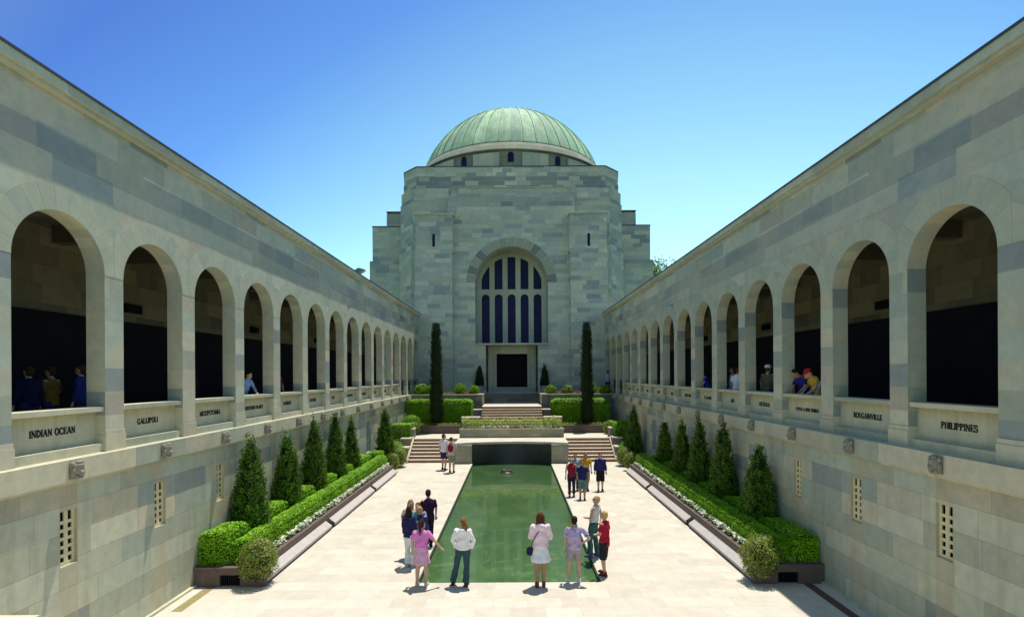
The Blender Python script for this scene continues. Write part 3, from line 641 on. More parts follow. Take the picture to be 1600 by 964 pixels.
# stairs
for k in (-1, 1):
    sd = 'left' if k < 0 else 'right'
    t = empty('staircase', (k * 4.4, 28.6, 0), label='lower flight of pale stone steps on the %s of the cascade' % sd, cat='staircase', group='lower flights of steps')
    mb = MB(); r = 1.1 / 7
    for i in range(7):
        mb.box(-1.3, 1.3, .3 * i, 1.86, r * i, r * (i + 1) - .03); mb.box(-1.31, 1.31, .3 * i - .025, 1.86, r * (i + 1) - .03, r * (i + 1))
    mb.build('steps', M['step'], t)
    mb = MB(); x0 = k * 1.32; x1 = k * 1.42
    mb.loft([[(x, -.1, 0), (x, 2.0, 0), (x, 2.0, 1.16), (x, 1.85, 1.16), (x, -.1, .12)] for x in (x0, x1)]); mb.build('stair_string', M['capst'], t)
    for (ya, yb, zt) in ((2.1, 2.9, 1.66), (1.25, 2.095, 1.2), (.4, 1.245, .78)):
        m2 = MB(); m2.box(k * 1.43, k * 1.98, ya, yb, 0, zt - .07); m2.box(k * 1.40, k * 2.01, ya - .03, yb, zt - .07, zt, 1); m2.build('stepped_pedestal', [M['dkstone'], M['capst']], t)
t = empty('staircase', (0, 32.4, 1.1), label='central upper flight of steps behind the planter, climbing to the hall', cat='staircase')
mb = MB()
for i in range(10): mb.box(-2.0, 2.0, .27 * i, 2.7, .16 * i, .16 * (i + 1) - .03); mb.box(-2.0, 2.0, .27 * i - .025, 2.7, .16 * (i + 1) - .03, .16 * (i + 1))
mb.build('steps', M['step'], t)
t = empty('staircase', (0, 39.7, 2.7), label='shaded brown steps at the foot of the hall entrance', cat='staircase')
mb = MB()
for i in range(5): mb.box(-2.3, 2.3, .22 * i, 1.1, .14 * i, .14 * (i + 1) - .001)
mb.build('steps', M['dkstone'], t)
for k in (-1, 1):
    sd = 'left' if k < 0 else 'right'
    t = empty('stair_wall', (k * 2.15, 35, 0), label='dark stone flank wall with pale edge %s of the upper steps' % sd, cat='wall', group='flank walls of the upper steps')
    mb = MB(); mb.box(k * -.11, k * .4, 1.9, 4.7, 1.1, 3.40); mb.box(k * -.12, k * .41, 1.88, 4.7, 3.40, 3.46, 1); mb.box(k * -.12, k * -.02, 1.86, 1.9, 1.1, 3.4, 1); mb.build('wall_body', [M['dkstone'], M['capst']], t)
    mb = MB(); mb.box(k * -.11, k * .45, -.1, .6, 1.1, 2.42); mb.box(k * -.13, k * .48, -.13, .63, 2.42, 2.50, 1); mb.build('pedestal', [M['dkstone'], M['capst']], t)
    mb = MB(); mb.box(k * -.11, k * 1.05, -1.9, -1.2, 1.1, 2.05); mb.box(k * -.11, k * 1.08, -1.93, -1.17, 2.05, 2.13, 1); mb.build('low_wall', [M['dkstone'], M['capst']], t)
    mb = MB(); mb.box(k * 2.02 if 0 else k * 2.55, k * 7.2, 37.0, 37.25, 1.1, 3.38); mb.box(k * 2.55, k * 7.2, 36.97, 37.28, 3.38, 3.45, 1)
    tag(mb.build('retaining_wall', [M['dkstone'], M['capst']]), 'upper retaining wall holding the bed of bushes before the hall, %s side' % sd, 'wall', 'retaining walls before the hall')
    mb = MB(); mb.box(k * 3.22, k * 6.1, 33.0, 33.25, 1.1, 1.55); mb.box(k * 3.2, k * 6.12, 32.97, 33.27, 1.55, 1.6)
    tag(mb.build('retaining_wall', M['bstone']), 'low brown wall in front of the tall cypress, %s side of the terrace' % sd, 'wall', 'low walls in front of the cypresses')
# cascade block at the head of the pool
casc = empty('cascade', (0, 28.2, 0), label='dark concave cascade wall with stone end blocks at the head of the pool', cat='cascade')
mb = MB(); NN = 24
arcp = [(-2.16 + 4.32 * i / NN, .62 * (1 - ((-1 + 2 * i / NN) ** 2))) for i in range(NN + 1)]
for (a, b) in zip(arcp[:-1], arcp[1:]): mb.face([(a[0], a[1] + .12, -.4), (b[0], b[1] + .12, -.4), (b[0], b[1] + .12, 1.0), (a[0], a[1] + .12, 1.0)])
mb.build('cascade_face', M['black_panel'], casc)
mb = MB()
for k in (-1, 1): m2 = MB(); m2.box(k * 2.17, k * 3.09, 0, 2.3, -.3, 1.0); m2.build('end_block', M['greystone'], casc)
mb.box(-2.165, 2.165, 1.0, 2.3, -.3, 1.0); mb.build('core_block', M['greystone'], casc)
mb = MB(); mb.loft([[(a[0] * 1.43, a[1] - .06, z) for a in arcp] + [(3.12, 2.35, z), (-3.12, 2.35, z)] for z in (1.0, 1.12)]); mb.build('top_slab', M['pave'], casc)
# planter on top of the cascade
t = empty('planter', (0, 30.6, 1.12), label='wide stone planter on the cascade slab, filled with low green plants', cat='planter')
mb = MB(); mb.box(-3.08, 3.08, 0, .12, 0, .48); mb.box(-3.08, 3.08, 1.5, 1.62, 0, .48); mb.box(-3.08, -2.96, .12, 1.5, 0, .48); mb.box(2.96, 3.08, .12, 1.5, 0, .48)
mb.box(-3.1, 3.1, -.02, .14, .48, .53, 1); mb.build('planter_wall', [M['greystone'], M['capst']], t)
mb = MB(); mb.box(-2.96, 2.96, .12, 1.5, 0, .42); mb.build('planting_soil', M['soil'], t)
# bubbler in the pool
t = empty('fountain_bubbler', (-.25, 26.2, -.12), label='small dark bronze bubbler sitting in the far end of the pool', cat='fountain')
mb = MB(); mb.lathe([(.34, -.1), (.34, .03), (.27, .07), (.1, .09)], seg=20); mb.build('basin', plain('wet_bronze', (.035, .022, .018), .4, .3, 12), t)
mb = MB()
for i in range(9): a = i * 2.4; mb.ell((.17 * math.cos(a), .17 * math.sin(a), .1), (.09, .09, .06), 8)
mb.build('rocks', plain('wet_rock', (.07, .04, .035), .4, .3, 12), t)

# ------------------------------------------------------------------ planting helpers
def surf_box(x0, x1, y0, y1, z0, z1, dens, rnd=.06, top=True, wav=.025):
    P = []; N = []
    def add(n, f, nr):
        u = rng.random((n, 2)); P.append(f(u)); N.append(np.tile(nr, (n, 1)))
    X, Y, Z = x1 - x0, y1 - y0, z1 - z0
    add(int(X * Y * dens * 1.3), lambda u: np.stack([x0 + u[:, 0] * X, y0 + u[:, 1] * Y, np.full(len(u), z1)], 1), (0, 0, 1))
    for (xx, nn) in ((x0, -1), (x1, 1)): add(int(Y * Z * dens), lambda u: np.stack([np.full(len(u), xx), y0 + u[:, 0] * Y, z0 + u[:, 1] * Z], 1), (nn, 0, 0))
    for (yy, nn) in ((y0, -1), (y1, 1)): add(int(X * Z * dens), lambda u: np.stack([x0 + u[:, 0] * X, np.full(len(u), yy), z0 + u[:, 1] * Z], 1), (0, nn, 0))
    P = np.concatenate(P); N = np.concatenate(N).astype(float)
    c = np.array([(x0 + x1) / 2, (y0 + y1) / 2]); h = np.array([X / 2, Y / 2])   # round the top edges
    d = h - np.abs(P[:, :2] - c); e = np.minimum(d[:, 0], d[:, 1]); zt = z1 - P[:, 2]
    k = np.clip(1 - e / rnd, 0, 1); P[:, 2] -= np.where(zt < rnd, k * k * rnd * .6, 0)
    kk = np.clip(1 - zt / rnd, 0, 1) ** 2 * rnd * .5
    P[:, :2] -= N[:, :2] * kk[:, None]
    wv = np.sin(P[:, 1] * 2.3 + P[:, 0] * 1.7) * np.sin(P[:, 1] * 5.1 + 1) * wav; P[:, 2] += wv * (P[:, 2] > z0 + Z * .5); P[:, 0] += wv * N[:, 0]
    return P, N
def put_leaves(mb, P, N, L, W, up=.3, jit=.9, depth=.03, mi=1):
    n = len(P)
    P = P + N * (rng.random((n, 1)) * depth * 1.4 - depth * .9)
    N = N / (np.linalg.norm(N, axis=1, keepdims=True) + 1e-9); r1 = rng.normal(size=(n, 3)); r1 -= N * (r1 * N).sum(1, keepdims=True); r1 /= np.linalg.norm(r1, axis=1, keepdims=True)
    D = r1 + N * (rng.normal(size=(n, 1)) * .28 + .22); D[:, 2] += up * .25 * (1 - np.abs(N[:, 2]))
    F = N + rng.normal(size=(n, 3)) * (.30 + .75 * (1 - np.abs(N[:, 2:3])))
    s = .7 + .6 * rng.random(n); mb.leaves(P, D, F, L * s, W * s, mi)
def box_hedge(x0, x1, y0, y1, z0, z1, label, dens=2600, L=.045, W=.027, mat='hedge', group='clipped box hedges', rnd=.09, name='hedge'):
    if x1 < x0: x0, x1 = x1, x0
    cx, cy = (x0 + x1) / 2, (y0 + y1) / 2; mb = MB()
    i = .045 + rnd * .28; a, b, c, d = x0 - cx + i, x1 - cx - i, y0 - cy + i, y1 - cy - i
    mb.box(a, b, c, d, 0, z1 - z0 - .05 - rnd * .35, 0)
    P, N = surf_box(x0 - cx, x1 - cx, y0 - cy, y1 - cy, 0, z1 - z0, dens, rnd)
    put_leaves(mb, P, N, L, W, depth=.05)
    o = mb.build(name, [M['hedge_core'], M[mat]]); o.location = (cx, cy, z0)
    return tag(o, label, 'hedge', group)
def bush(x, y, z, r, h, label, mat='shrub', dens=900, L=.06, W=.03, name='bush', group=None, core=.72, fl=None, lump=.12):
    mb = MB(); mb.ell((0, 0, h / 2), (r * core, r * core, h / 2 * core), 10)
    n = int(4 * math.pi * r * (r + h / 2) / 2 * dens); d = rng.normal(size=(n, 3)); d /= np.linalg.norm(d, axis=1, keepdims=True)
    ph = np.sin(d[:, 0] * 5 + x) * np.sin(d[:, 1] * 6 + y) * np.sin(d[:, 2] * 5 + 1)
    rad = (1 + lump * ph) * (.80 + .22 * rng.random(n)); P = d * rad[:, None] * np.array([r, r, h / 2]) + np.array([0, 0, h / 2])
    put_leaves(mb, P, d, L, W, depth=.05)
    mats = [M['hedge_core'], M[mat]]
    if fl:
        m_ = int(n * .12); put_leaves(mb, P[:m_] + d[:m_] * .03, d[:m_], .05, .045, mi=2); mats.append(M[fl])
    o = mb.build(name, mats); o.location = (x, y, z); return tag(o, label, 'shrub', group)
def conifer(x, y, z, r, h, label, mat='con', fronds=330, name='conifer', group='cone shaped conifers', shape=.8, per=24, fl_=.15, trunk=True):
    t = empty(name, (x, y, z), rz=random.random() * 6, label=label, cat='tree', group=group)
    mb = MB(); mb.cone((0, 0, -.02), (0, 0, h * .9), r * .12, .01, 8)
    for i in range(10): a = i * 2.4; zz = h * (.1 + .07 * i); mb.cone((0, 0, zz), (r * .5 * (1 - i / 12) * math.cos(a), r * .5 * (1 - i / 12) * math.sin(a), zz + .12), .015, .005, 5)
    mb.build('trunk', M['bark'], t)
    def rad(tt): return r * min(1, (tt / .07 + .35)) * max(0.0, (1 - tt)) ** shape
    mb = MB(); ks = [.03, .08, .2, .4, .6, .8, .93]
    mb.loft([[(rad(k) * .84 * math.cos(a), rad(k) * .84 * math.sin(a), k * h) for a in [2 * math.pi * i / 12 for i in range(12)]] for k in ks], 0)
    Ps, Ds, Ns = [], [], []
    for i in range(fronds):
        tt = 1 - math.sqrt(random.random()) if shape > .5 else random.random()
        tt = min(.985, tt + .01); a = random.random() * 6.283; rr = rad(tt) * (.86 + fl_ * random.random()) * (1 + .07 * math.sin(a * 5 + tt * 23) * math.sin(tt * 31 + a * 2))
        o = np.array([math.cos(a), math.sin(a), 0]); base = o * rr + np.array([0, 0, tt * h])
        ax = o * .55 + np.array([0, 0, 1.0]); ax /= np.linalg.norm(ax); fr = (.07 + .05 * random.random()) * (h / 2.8) ** .3
        q = rng.normal(size=(per, 3)) * np.array([.034, .034, .04]) + base + ax * (rng.random((per, 1)) * 2 - 1) * fr
        Ps.append(q); Ds.append(np.tile(ax, (per, 1)) + rng.normal(size=(per, 3)) * .45); Ns.append(np.tile(o + np.array([0, 0, .35]), (per, 1)) + rng.normal(size=(per, 3)) * .4)
    P = np.concatenate(Ps); n = len(P); s = .7 + .6 * rng.random(n); mb.leaves(P, np.concatenate(Ds), np.concatenate(Ns), .07 * s, .030 * s, 1)
    mb.build('crown', [M['hedge_core'], M[mat]], t); return t

# ------------------------------------------------------------------ long side planters
ORD = ['first', 'second', 'third', 'fourth', 'fifth', 'sixth', 'seventh']
for s in (-1, 1):
    sd = 'left' if s < 0 else 'right'
    XI = 5.59; ZP = .44; YA, YB = 11.85, 25.3
    t = empty('planter', (s * 6.4, YA, 0), label='long brown granite planter with pale bench ledge along the %s arcade' % sd, cat='planter', group='long side planters')
    def B(mb, x0, x1, y0, y1, z0, z1, mi=0): mb.box(s * (x0 - 6.4), s * (x1 - 6.4), y0 - YA, y1 - YA, z0, z1, mi)
    mb = MB(); B(mb, XI + .19, XI + .33, YA + .141, YB, 0, ZP - .05); B(mb, XI + .191, 7.2, YA, YA + .14, .27, ZP - .05)
    B(mb, XI + .0, 6.15, YA, YA + .14, 0, .269); B(mb, XI, XI + .19, YA, YA + .14, .27, ZP - .05); B(mb, 6.62, 7.2, YA, YA + .14, 0, .27); B(mb, XI + .2, 7.2, YB, YB + .14, 0, ZP - .05)
    B(mb, XI + .2, XI + .35, YA + .14, YB, ZP - .05, ZP); B(mb, XI - .02, 7.2, YA - .02, YA + .15, ZP - .05, ZP); mb.build('planter_wall', M['bstone'], t)
    m3 = MB(); vents = [16.4, 21.4]
    segs = [(YA + .14, 16.25), (16.55, 21.25), (21.55, YB)]
    for a, b in segs:
        mb = MB(); mb.loft([[(s * (XI - 6.4), y - YA, .07), (s * (XI + .19 - 6.4), y - YA, .07), (s * (XI + .19 - 6.4), y - YA, .27), (s * (XI + .0 - 6.4), y - YA, .13)] for y in (a, b)]); mb.build('bench_ledge', M['white_ledge'], t)
    for v in vents: m2 = MB(); B(m2, XI + .03, XI + .19, v - .15, v + .15, .0, .15); m2.build('ledge_vent', M['bronze'], t)
    B(m3, XI + .03, XI + .19, YA + .14, YB, 0, .065); m3.build('ledge_base', M['bstone'], t)
    mb = MB()
    for k in range(9): B(mb, 6.17 + .05 * k, 6.195 + .05 * k, YA + .03, YA + .06, .03, .26)
    B(mb, 6.15, 6.62, YA + .10, YA + .12, 0, .27); mb.build('vent_grille', M['bronze'], t)
    mb = MB(); B(mb, XI + .33, 7.2, YA + .14, YB, 0, .40); mb.build('planting_soil', M['soil'], t)
    # long hedge
    box_hedge(s * 6.50, s * 6.04, YA + .22, YB - .2, .40, .98, 'long clipped bright green hedge running down the %s planter' % sd, dens=3600, L=.040, W=.024, group='long clipped hedges', rnd=.16)
    # hedge blocks between the conifers
    ys = [13.57, 15.8, 17.9, 20.05, 22.0, 27.05] if s < 0 else [14.1, 16.5, 18.6, 20.5, 22.9, 28.0]
    zt = [3.26, 3.15, 3.48, 3.43, 3.09, 3.15] if s < 0 else [2.90, 3.22, 3.27, 2.96, 2.84, 3.1]
    st = 12.0; bl = []
    for y in ys[:5]: bl.append((st, y - .42)); st = y + .42
    bl.append((st, 24.3))
    for i, (a, b) in enumerate(bl):
        if b - a > .2: box_hedge(s * 7.18, s * 6.56, a, b, .40, 1.16 if s < 0 else 1.05, '%s low hedge block from the front, between conifers at the %s arcade wall' % (ORD[i], sd), dens=2800, group='low hedge blocks between the conifers', rnd=.12)
    for i, (y, z) in enumerate(zip(ys, zt)):
        lab = '%s cone shaped conifer from the front beside the %s arcade wall' % (ORD[i], sd)
        conifer(s * (6.78 if i < 5 else 6.6), y, .4 if i < 5 else .5, [.53, .50, .49, .46, .44, .52][i], z - (.4 if i < 5 else .5), lab, group='cone shaped conifers along the arcades', fronds=[620, 560, 500, 440, 400, 380][i], shape=.66)
    # white flower border
    mb = MB(); n = 3000; y = rng.random(n) * (YB - YA - .6) + YA + .35; x = s * (5.965 + rng.normal(size=n) * .035); z = .47 + rng.random(n) * .15
    P = np.stack([x, y, z], 1); keep = np.sin(y * 3.1) * np.sin(y * 7.3 + 1) + rng.random(n) * 1.2 > .1; P = P[keep]
    N = np.tile([0, 0, 1.0], (len(P), 1)); put_leaves(mb, P, N, .075, .065, mi=0)
    P2 = P[::2] - [0, 0, .05]; put_leaves(mb, P2, N[::2], .06, .03, mi=1)
    tag(mb.build('white_flowers', [M['flower'], M['shrub']]), kind='stuff', label='white flowers bordering the %s hedge' % sd, cat='flowers')
    mb = MB(); n = 70; P = np.stack([s * (6.52 + rng.random(n) * .14), YA + .18 + rng.random(n) * .12, .46 + rng.random(n) * .1], 1); put_leaves(mb, P, np.tile([0, -.3, 1.0], (n, 1)), .05, .045, mi=0)
    tag(mb.build('white_flowers', M['flower']), kind='stuff', label='small tuft of white flowers at the front end of the %s planter' % sd, cat='flowers')
    bush(s * 5.80, 12.0, .06, .42, 1.02, 'rounded olive green bush with pale blossoms spilling over the front corner of the %s planter' % sd, 'olive', dens=2300, L=.05, W=.022, group='corner bushes', fl=None, lump=.2, core=.58)
    # far end planting beside the lower stairs
    bush(s * 5.95, 25.9, .0, .36, .95, 'brownish round bush just past the far end of the %s planter' % sd, 'olive', dens=1200, L=.055, W=.025, group='bushes by the lower steps')
    bush(s * 5.95, 27.3, .0, .48, 1.0, 'grey green round bush at the foot of the %s lower steps' % sd, 'olive', dens=1200, L=.055, W=.025, group='bushes by the lower steps')
    bush(s * 6.45, 28.4, .0, .62, 1.25, 'bright rounded clipped bush behind the round bushes, %s side' % sd, 'hedge', dens=1500, L=.045, W=.022, group='clipped mounds by the steps', lump=.04)
    bush(s * 6.15, 32.4, 1.0, .45, .95, 'loose grey green shrub above the stepped pedestals, %s side' % sd, 'olive', dens=1100, group='loose shrubs on the terrace')
    if s < 0:
        box_hedge(-7.15, -5.95, 30.4, 31.8, .4, 1.92, 'tall bright topped hedge block left of the lower steps', dens=1300, group='hedge blocks by the steps')
        bush(-6.6, 34.0, 1.3, .62, .95, 'lens shaped clipped mound before the left end of the dark hedge', 'hedge', dens=1400, L=.045, W=.022, group='clipped mounds by the steps', lump=.03)
        box_hedge(-7.1, -6.5, 25.5, 26.5, .0, 1.0, 'small shaded hedge block beside the last left conifer', dens=1300, group='hedge blocks by the steps')
    else:
        box_hedge(6.02, 7.1, 30.2, 32.2, .4, 1.98, 'tall bright topped hedge block right of the lower steps', dens=1300, group='hedge blocks by the steps')
    # hedge row of the upper bed, split round the cypress
    box_hedge(s * 2.75, s * 7.1 if s < 0 else s * 6.6, 34.9, 36.7, 1.5, 3.14, 'deep dark hedge with sunlit top behind the %s cypress' % sd, dens=1500, L=.075, W=.045, group='deep hedges of the upper bed', mat='hedge', rnd=.34)
    conifer(s * 4.93, 33.95, 1.5, .42, 6.7, 'tall narrow cypress standing before the hall, %s one' % sd, 'cyp', fronds=900, name='cypress', group='tall cypresses', shape=.22, per=22, fl_=.16)
    # ground cover at the foot of the cypress
    mb = MB(); n = 900; P = np.stack([s * (3.25 + rng.random(n) * 2.8), 33.2 + rng.random(n) * .45, 1.52 + rng.random(n) * .22], 1); put_leaves(mb, P, np.tile([0, 0, 1.0], (n, 1)), .09, .05, mi=0)
    tag(mb.build('ground_cover', M['olive']), kind='stuff', label='low ground cover below the %s cypress' % sd, cat='ground cover')
    # bushes in the bed before the hall
    spec = [(-6.6, .55, .85), (-5.75, .5, .8), (-3.75, .42, .85), (-2.75, .38, .7)] if s < 0 else [(2.85, .42, .7), (4.05, .42, .7), (5.75, .4, .8), (6.75, .48, .7)]
    nm = ['leafy lime bush at the far left end of the bed before the hall', 'leafy lime bush just left of the left cypress', 'upright lime bush just right of the left cypress', 'small lime bush by the left flank of the upper steps'] if s < 0 else \
         ['small lime bush by the right flank of the upper steps', 'round olive bush between the steps and the right cypress', 'upright lime bush just right of the right cypress', 'leafy lime bush at the far right end of the bed before the hall']
    for (x, r, h), l in zip(spec, nm): bush(x, 37.75, 3.36, r, h, l, 'olive' if 'olive' in l else 'shrub', dens=900, L=.085, W=.045, group='bushes in the bed before the hall', lump=.25)
    mb = MB(); n = 1200; P = np.stack([s * (2.5 + rng.random(n) * 4.6), 37.4 + rng.random(n) * .5, 3.4 + rng.random(n) * .2], 1); put_leaves(mb, P, np.tile([0, 0, 1.0], (n, 1)), .09, .06, mi=0)
    tag(mb.build('bedding_flowers', M['redf']), kind='stuff', label='reddish bedding flowers before the hall, %s side' % sd, cat='flowers')
    # potted topiary at the door
    t = conifer(s * 2.6, 41.3, 3.95, .36, 1.75, 'dark potted topiary cone %s of the hall door' % sd, 'cyp', fronds=200, name='topiary', group='potted topiary at the door', shape=.55)
    t.location.z = 3.4
    for ch in t.children: ch.location.z = .5
    mb = MB(); mb.lathe([(.22, 0), (.3, .05), (.34, .5), (.37, .5), (.37, .56), (.3, .56)], seg=20); mb.build('pot', plain('pale_pot', (.30, .29, .27), .8), t)
# plants of the cascade planter
mb = MB(); n = 7000; x = (rng.random(n) * 2 - 1) * 3.0; y = 30.75 + rng.random(n) * 1.45
h = .34 + .12 * np.sin(x * 3) * np.sin(x * 7.7 + 1) + .1 * rng.random(n); P = np.stack([x, y, 1.55 + rng.random(n) * (h + .25)], 1); put_leaves(mb, P, np.tile([0, 0, 1.0], (n, 1)), .10, .05, up=.6, mi=0)
n = 240; x = (rng.random(n) * 2 - 1) * 2.6; P = np.stack([x, 30.66 + rng.random(n) * .25, 1.66 + rng.random(n) * .14], 1); put_leaves(mb, P, np.tile([0, -.3, 1.0], (n, 1)), .10, .09, mi=1)
n = 300; x = (rng.random(n) * 2 - 1) * 2.9; P = np.stack([x, 30.66 + rng.random(n) * .2, 1.60 + rng.random(n) * .1], 1); put_leaves(mb, P, np.tile([0, -.3, 1.0], (n, 1)), .09, .06, mi=2)
tag(mb.build('planter_plants', [leafmat('groundcover_leaf', (.20, .30, .03), (.36, .42, .07), trans=.3), M['flower'], M['redf']]), kind='stuff', label='low yellow green plants and pale flowers in the cascade planter', cat='plants')
# tree beyond the right arcade
t = empty('broadleaf_tree', (17.6, 60, -.6), label='green treetop showing above the right arcade roof beside the hall', cat='tree')
mb = MB(); mb.cone((0, 0, 0), (0, 0, 10), .4, .22, 10)
for i in range(9): a = i * 2.4; mb.cone((0, 0, 7 + i * .5), (3 * math.cos(a), 3 * math.sin(a), 11 + i * .5), .14, .04, 6)
mb.build('trunk', M['bark'], t)
mb = MB(); Ps = []
for i in range(110):
    d = rng.normal(size=3); d /= np.linalg.norm(d); c = d * np.array([4.6, 4.6, 3.7]) * (.55 + .45 * rng.random()) + np.array([0, 0, 14.6]); Ps.append(c + rng.normal(size=(110, 3)) * .42)
P = np.concatenate(Ps); put_leaves(mb, P, rng.normal(size=P.shape), .24, .14, mi=0); mb.build('crown', [leafmat('tree_leaf', (.07, .14, .02), (.16, .24, .05), trans=.3)], t)
# floodlight on the left roof
t = empty('floodlight', (-7.55, 25.3, 9.63), label='grey floodlight on a forked bracket on the left arcade roof', cat='floodlight'); t.scale = (.55,) * 3
mb = MB(); mb.cone((0, 0, 0), (-.05, 0, .22), .05, .05, 8); mb.cone((-.05, 0, .2), (-.12, .0, .5), .04, .04, 8); mb.cone((.0, 0, .2), (.22, 0, .42), .04, .04, 8); mb.build('bracket', plain('blue_grey_metal', (.07, .08, .16), .5), t)
mb = MB(); mb.loft([[(x, y, z) for x, y, z in ((-.15, -w_, .5), (.30, -w_, .78), (.75, -w_, .66), (.90, -w_, .58), (.5, -w_, .42), (.1, -w_, .36))] for w_ in (.22, -.22)]); mb.build('lamp_housing', plain('grey_metal', (.16, .2, .2), .5), t)
mb = MB(); mb.loft([[(.15, -w_, .35), (.88, -w_, .57), (.6, -w_, .36), (.35, -w_, .28)] for w_ in (.2, -.2)]); mb.build('lamp_glass', plain('pale_lens', (.5, .5, .5), .3), t)
# ------------------------------------------------------------------ people
def cloth(name, col, var=.12):
    n = NT(name); P = n.tex('Object')
    c = n.mix(1.0, (*col, 1), n.ramp(n.noise(P, 7, 5, .6), [(.25, (1 - var,) * 3), (.75, (1 + var,) * 3)]), 'MULTIPLY')
    n.bump(n.noise(P, 6, 2), .6, .05); return n.fin(c, .9, .15)
CM = {}
def cm(col, nm='cloth'):
    k = (nm, col)
    if k not in CM: CM[k] = cloth(nm + '_%d' % len(CM), col)
    return CM[k]
def tiedye():
    n = NT('tie_dye_cloth'); P = n.tex('Object'); a = n.noise(P, 6, 5, .7)
    n.bump(n.noise(P, 6, 2), .6, .05)
    return n.fin(n.ramp(a, [(.35, (.10, .12, .45)), (.45, (.35, .35, .60)), (.52, (.62, .35, .42)), (.6, (.30, .36, .62)), (.7, (.16, .15, .42))]), .9, .15)
M['tiedye'] = tiedye()
SKIN = [cm((.52, .33, .24), 'skin'), cm((.36, .21, .14), 'skin')]
def remesh(mb, name, mats, parent, vox, sm=3, folds=0.0, fr=9.0):
    o = mb.build('tmp', mats); md = o.modifiers.new('r', 'REMESH'); md.mode = 'VOXEL'; md.voxel_size = vox; md.use_smooth_shade = True
    s2 = o.modifiers.new('s', 'SMOOTH'); s2.factor = .5; s2.iterations = sm
    dg = bpy.context.evaluated_depsgraph_get(); me = bpy.data.meshes.new_from_object(o.evaluated_get(dg)); bpy.data.objects.remove(o)
    if folds:
        n_ = len(me.vertices); co = np.empty(n_ * 3, np.float32); me.vertices.foreach_get('co', co); nr = np.empty(n_ * 3, np.float32); me.vertex_normals.foreach_get('vector', nr)
        co = co.reshape(-1, 3); nr = nr.reshape(-1, 3); ph = random.random() * 9
        k = (np.sin(co[:, 0] * fr * 2.1 + ph + 2 * np.sin(co[:, 2] * fr * .9)) * np.sin(co[:, 2] * fr * 1.7 + ph * 2 + 1.5 * np.sin(co[:, 1] * fr * 1.3)) + .5 * np.sin(co[:, 1] * fr * 3.7 + co[:, 2] * fr * 2.3 + ph)) * folds * .7
        co += nr * k[:, None]; me.vertices.foreach_set('co', co.ravel())
    me.name = name; me.materials.clear()
    for m in (mats if isinstance(mats, (list, tuple)) else [mats]): me.materials.append(m)
    o = bpy.data.objects.new(name, me); COL.objects.link(o); o.parent = parent; return o
def ring(c, rx, ry, ax=None, n=14):
    return [Vector((c[0] + rx * math.cos(2 * math.pi * i / n), c[1] + ry * math.sin(2 * math.pi * i / n), c[2])) for i in range(n)]
ARMS = {'down': ((.24, .0, 1.13), (.25, .06, .88)), 'out': ((.33, .02, 1.17), (.47, .12, .96)), 'hip': ((.38, -.06, 1.16), (.21, .06, 1.0)),
        'front': ((.24, .02, 1.13), (.08, .20, 1.05)), 'pocket': ((.28, -.02, 1.14), (.20, .08, .92)), 'back': ((.27, -.10, 1.14), (.12, -.15, .98)),
        'read': ((.22, .10, 1.14), (.07, .27, 1.18)), 'sill': ((.25, .13, 1.21), (.17, .31, 1.13)), 'swing': ((.24, .10, 1.15), (.23, .26, .95)), 'swingb': ((.25, -.12, 1.15), (.25, -.16, .92)), 'point': ((.24, .2, 1.3), (.2, .45, 1.25))}
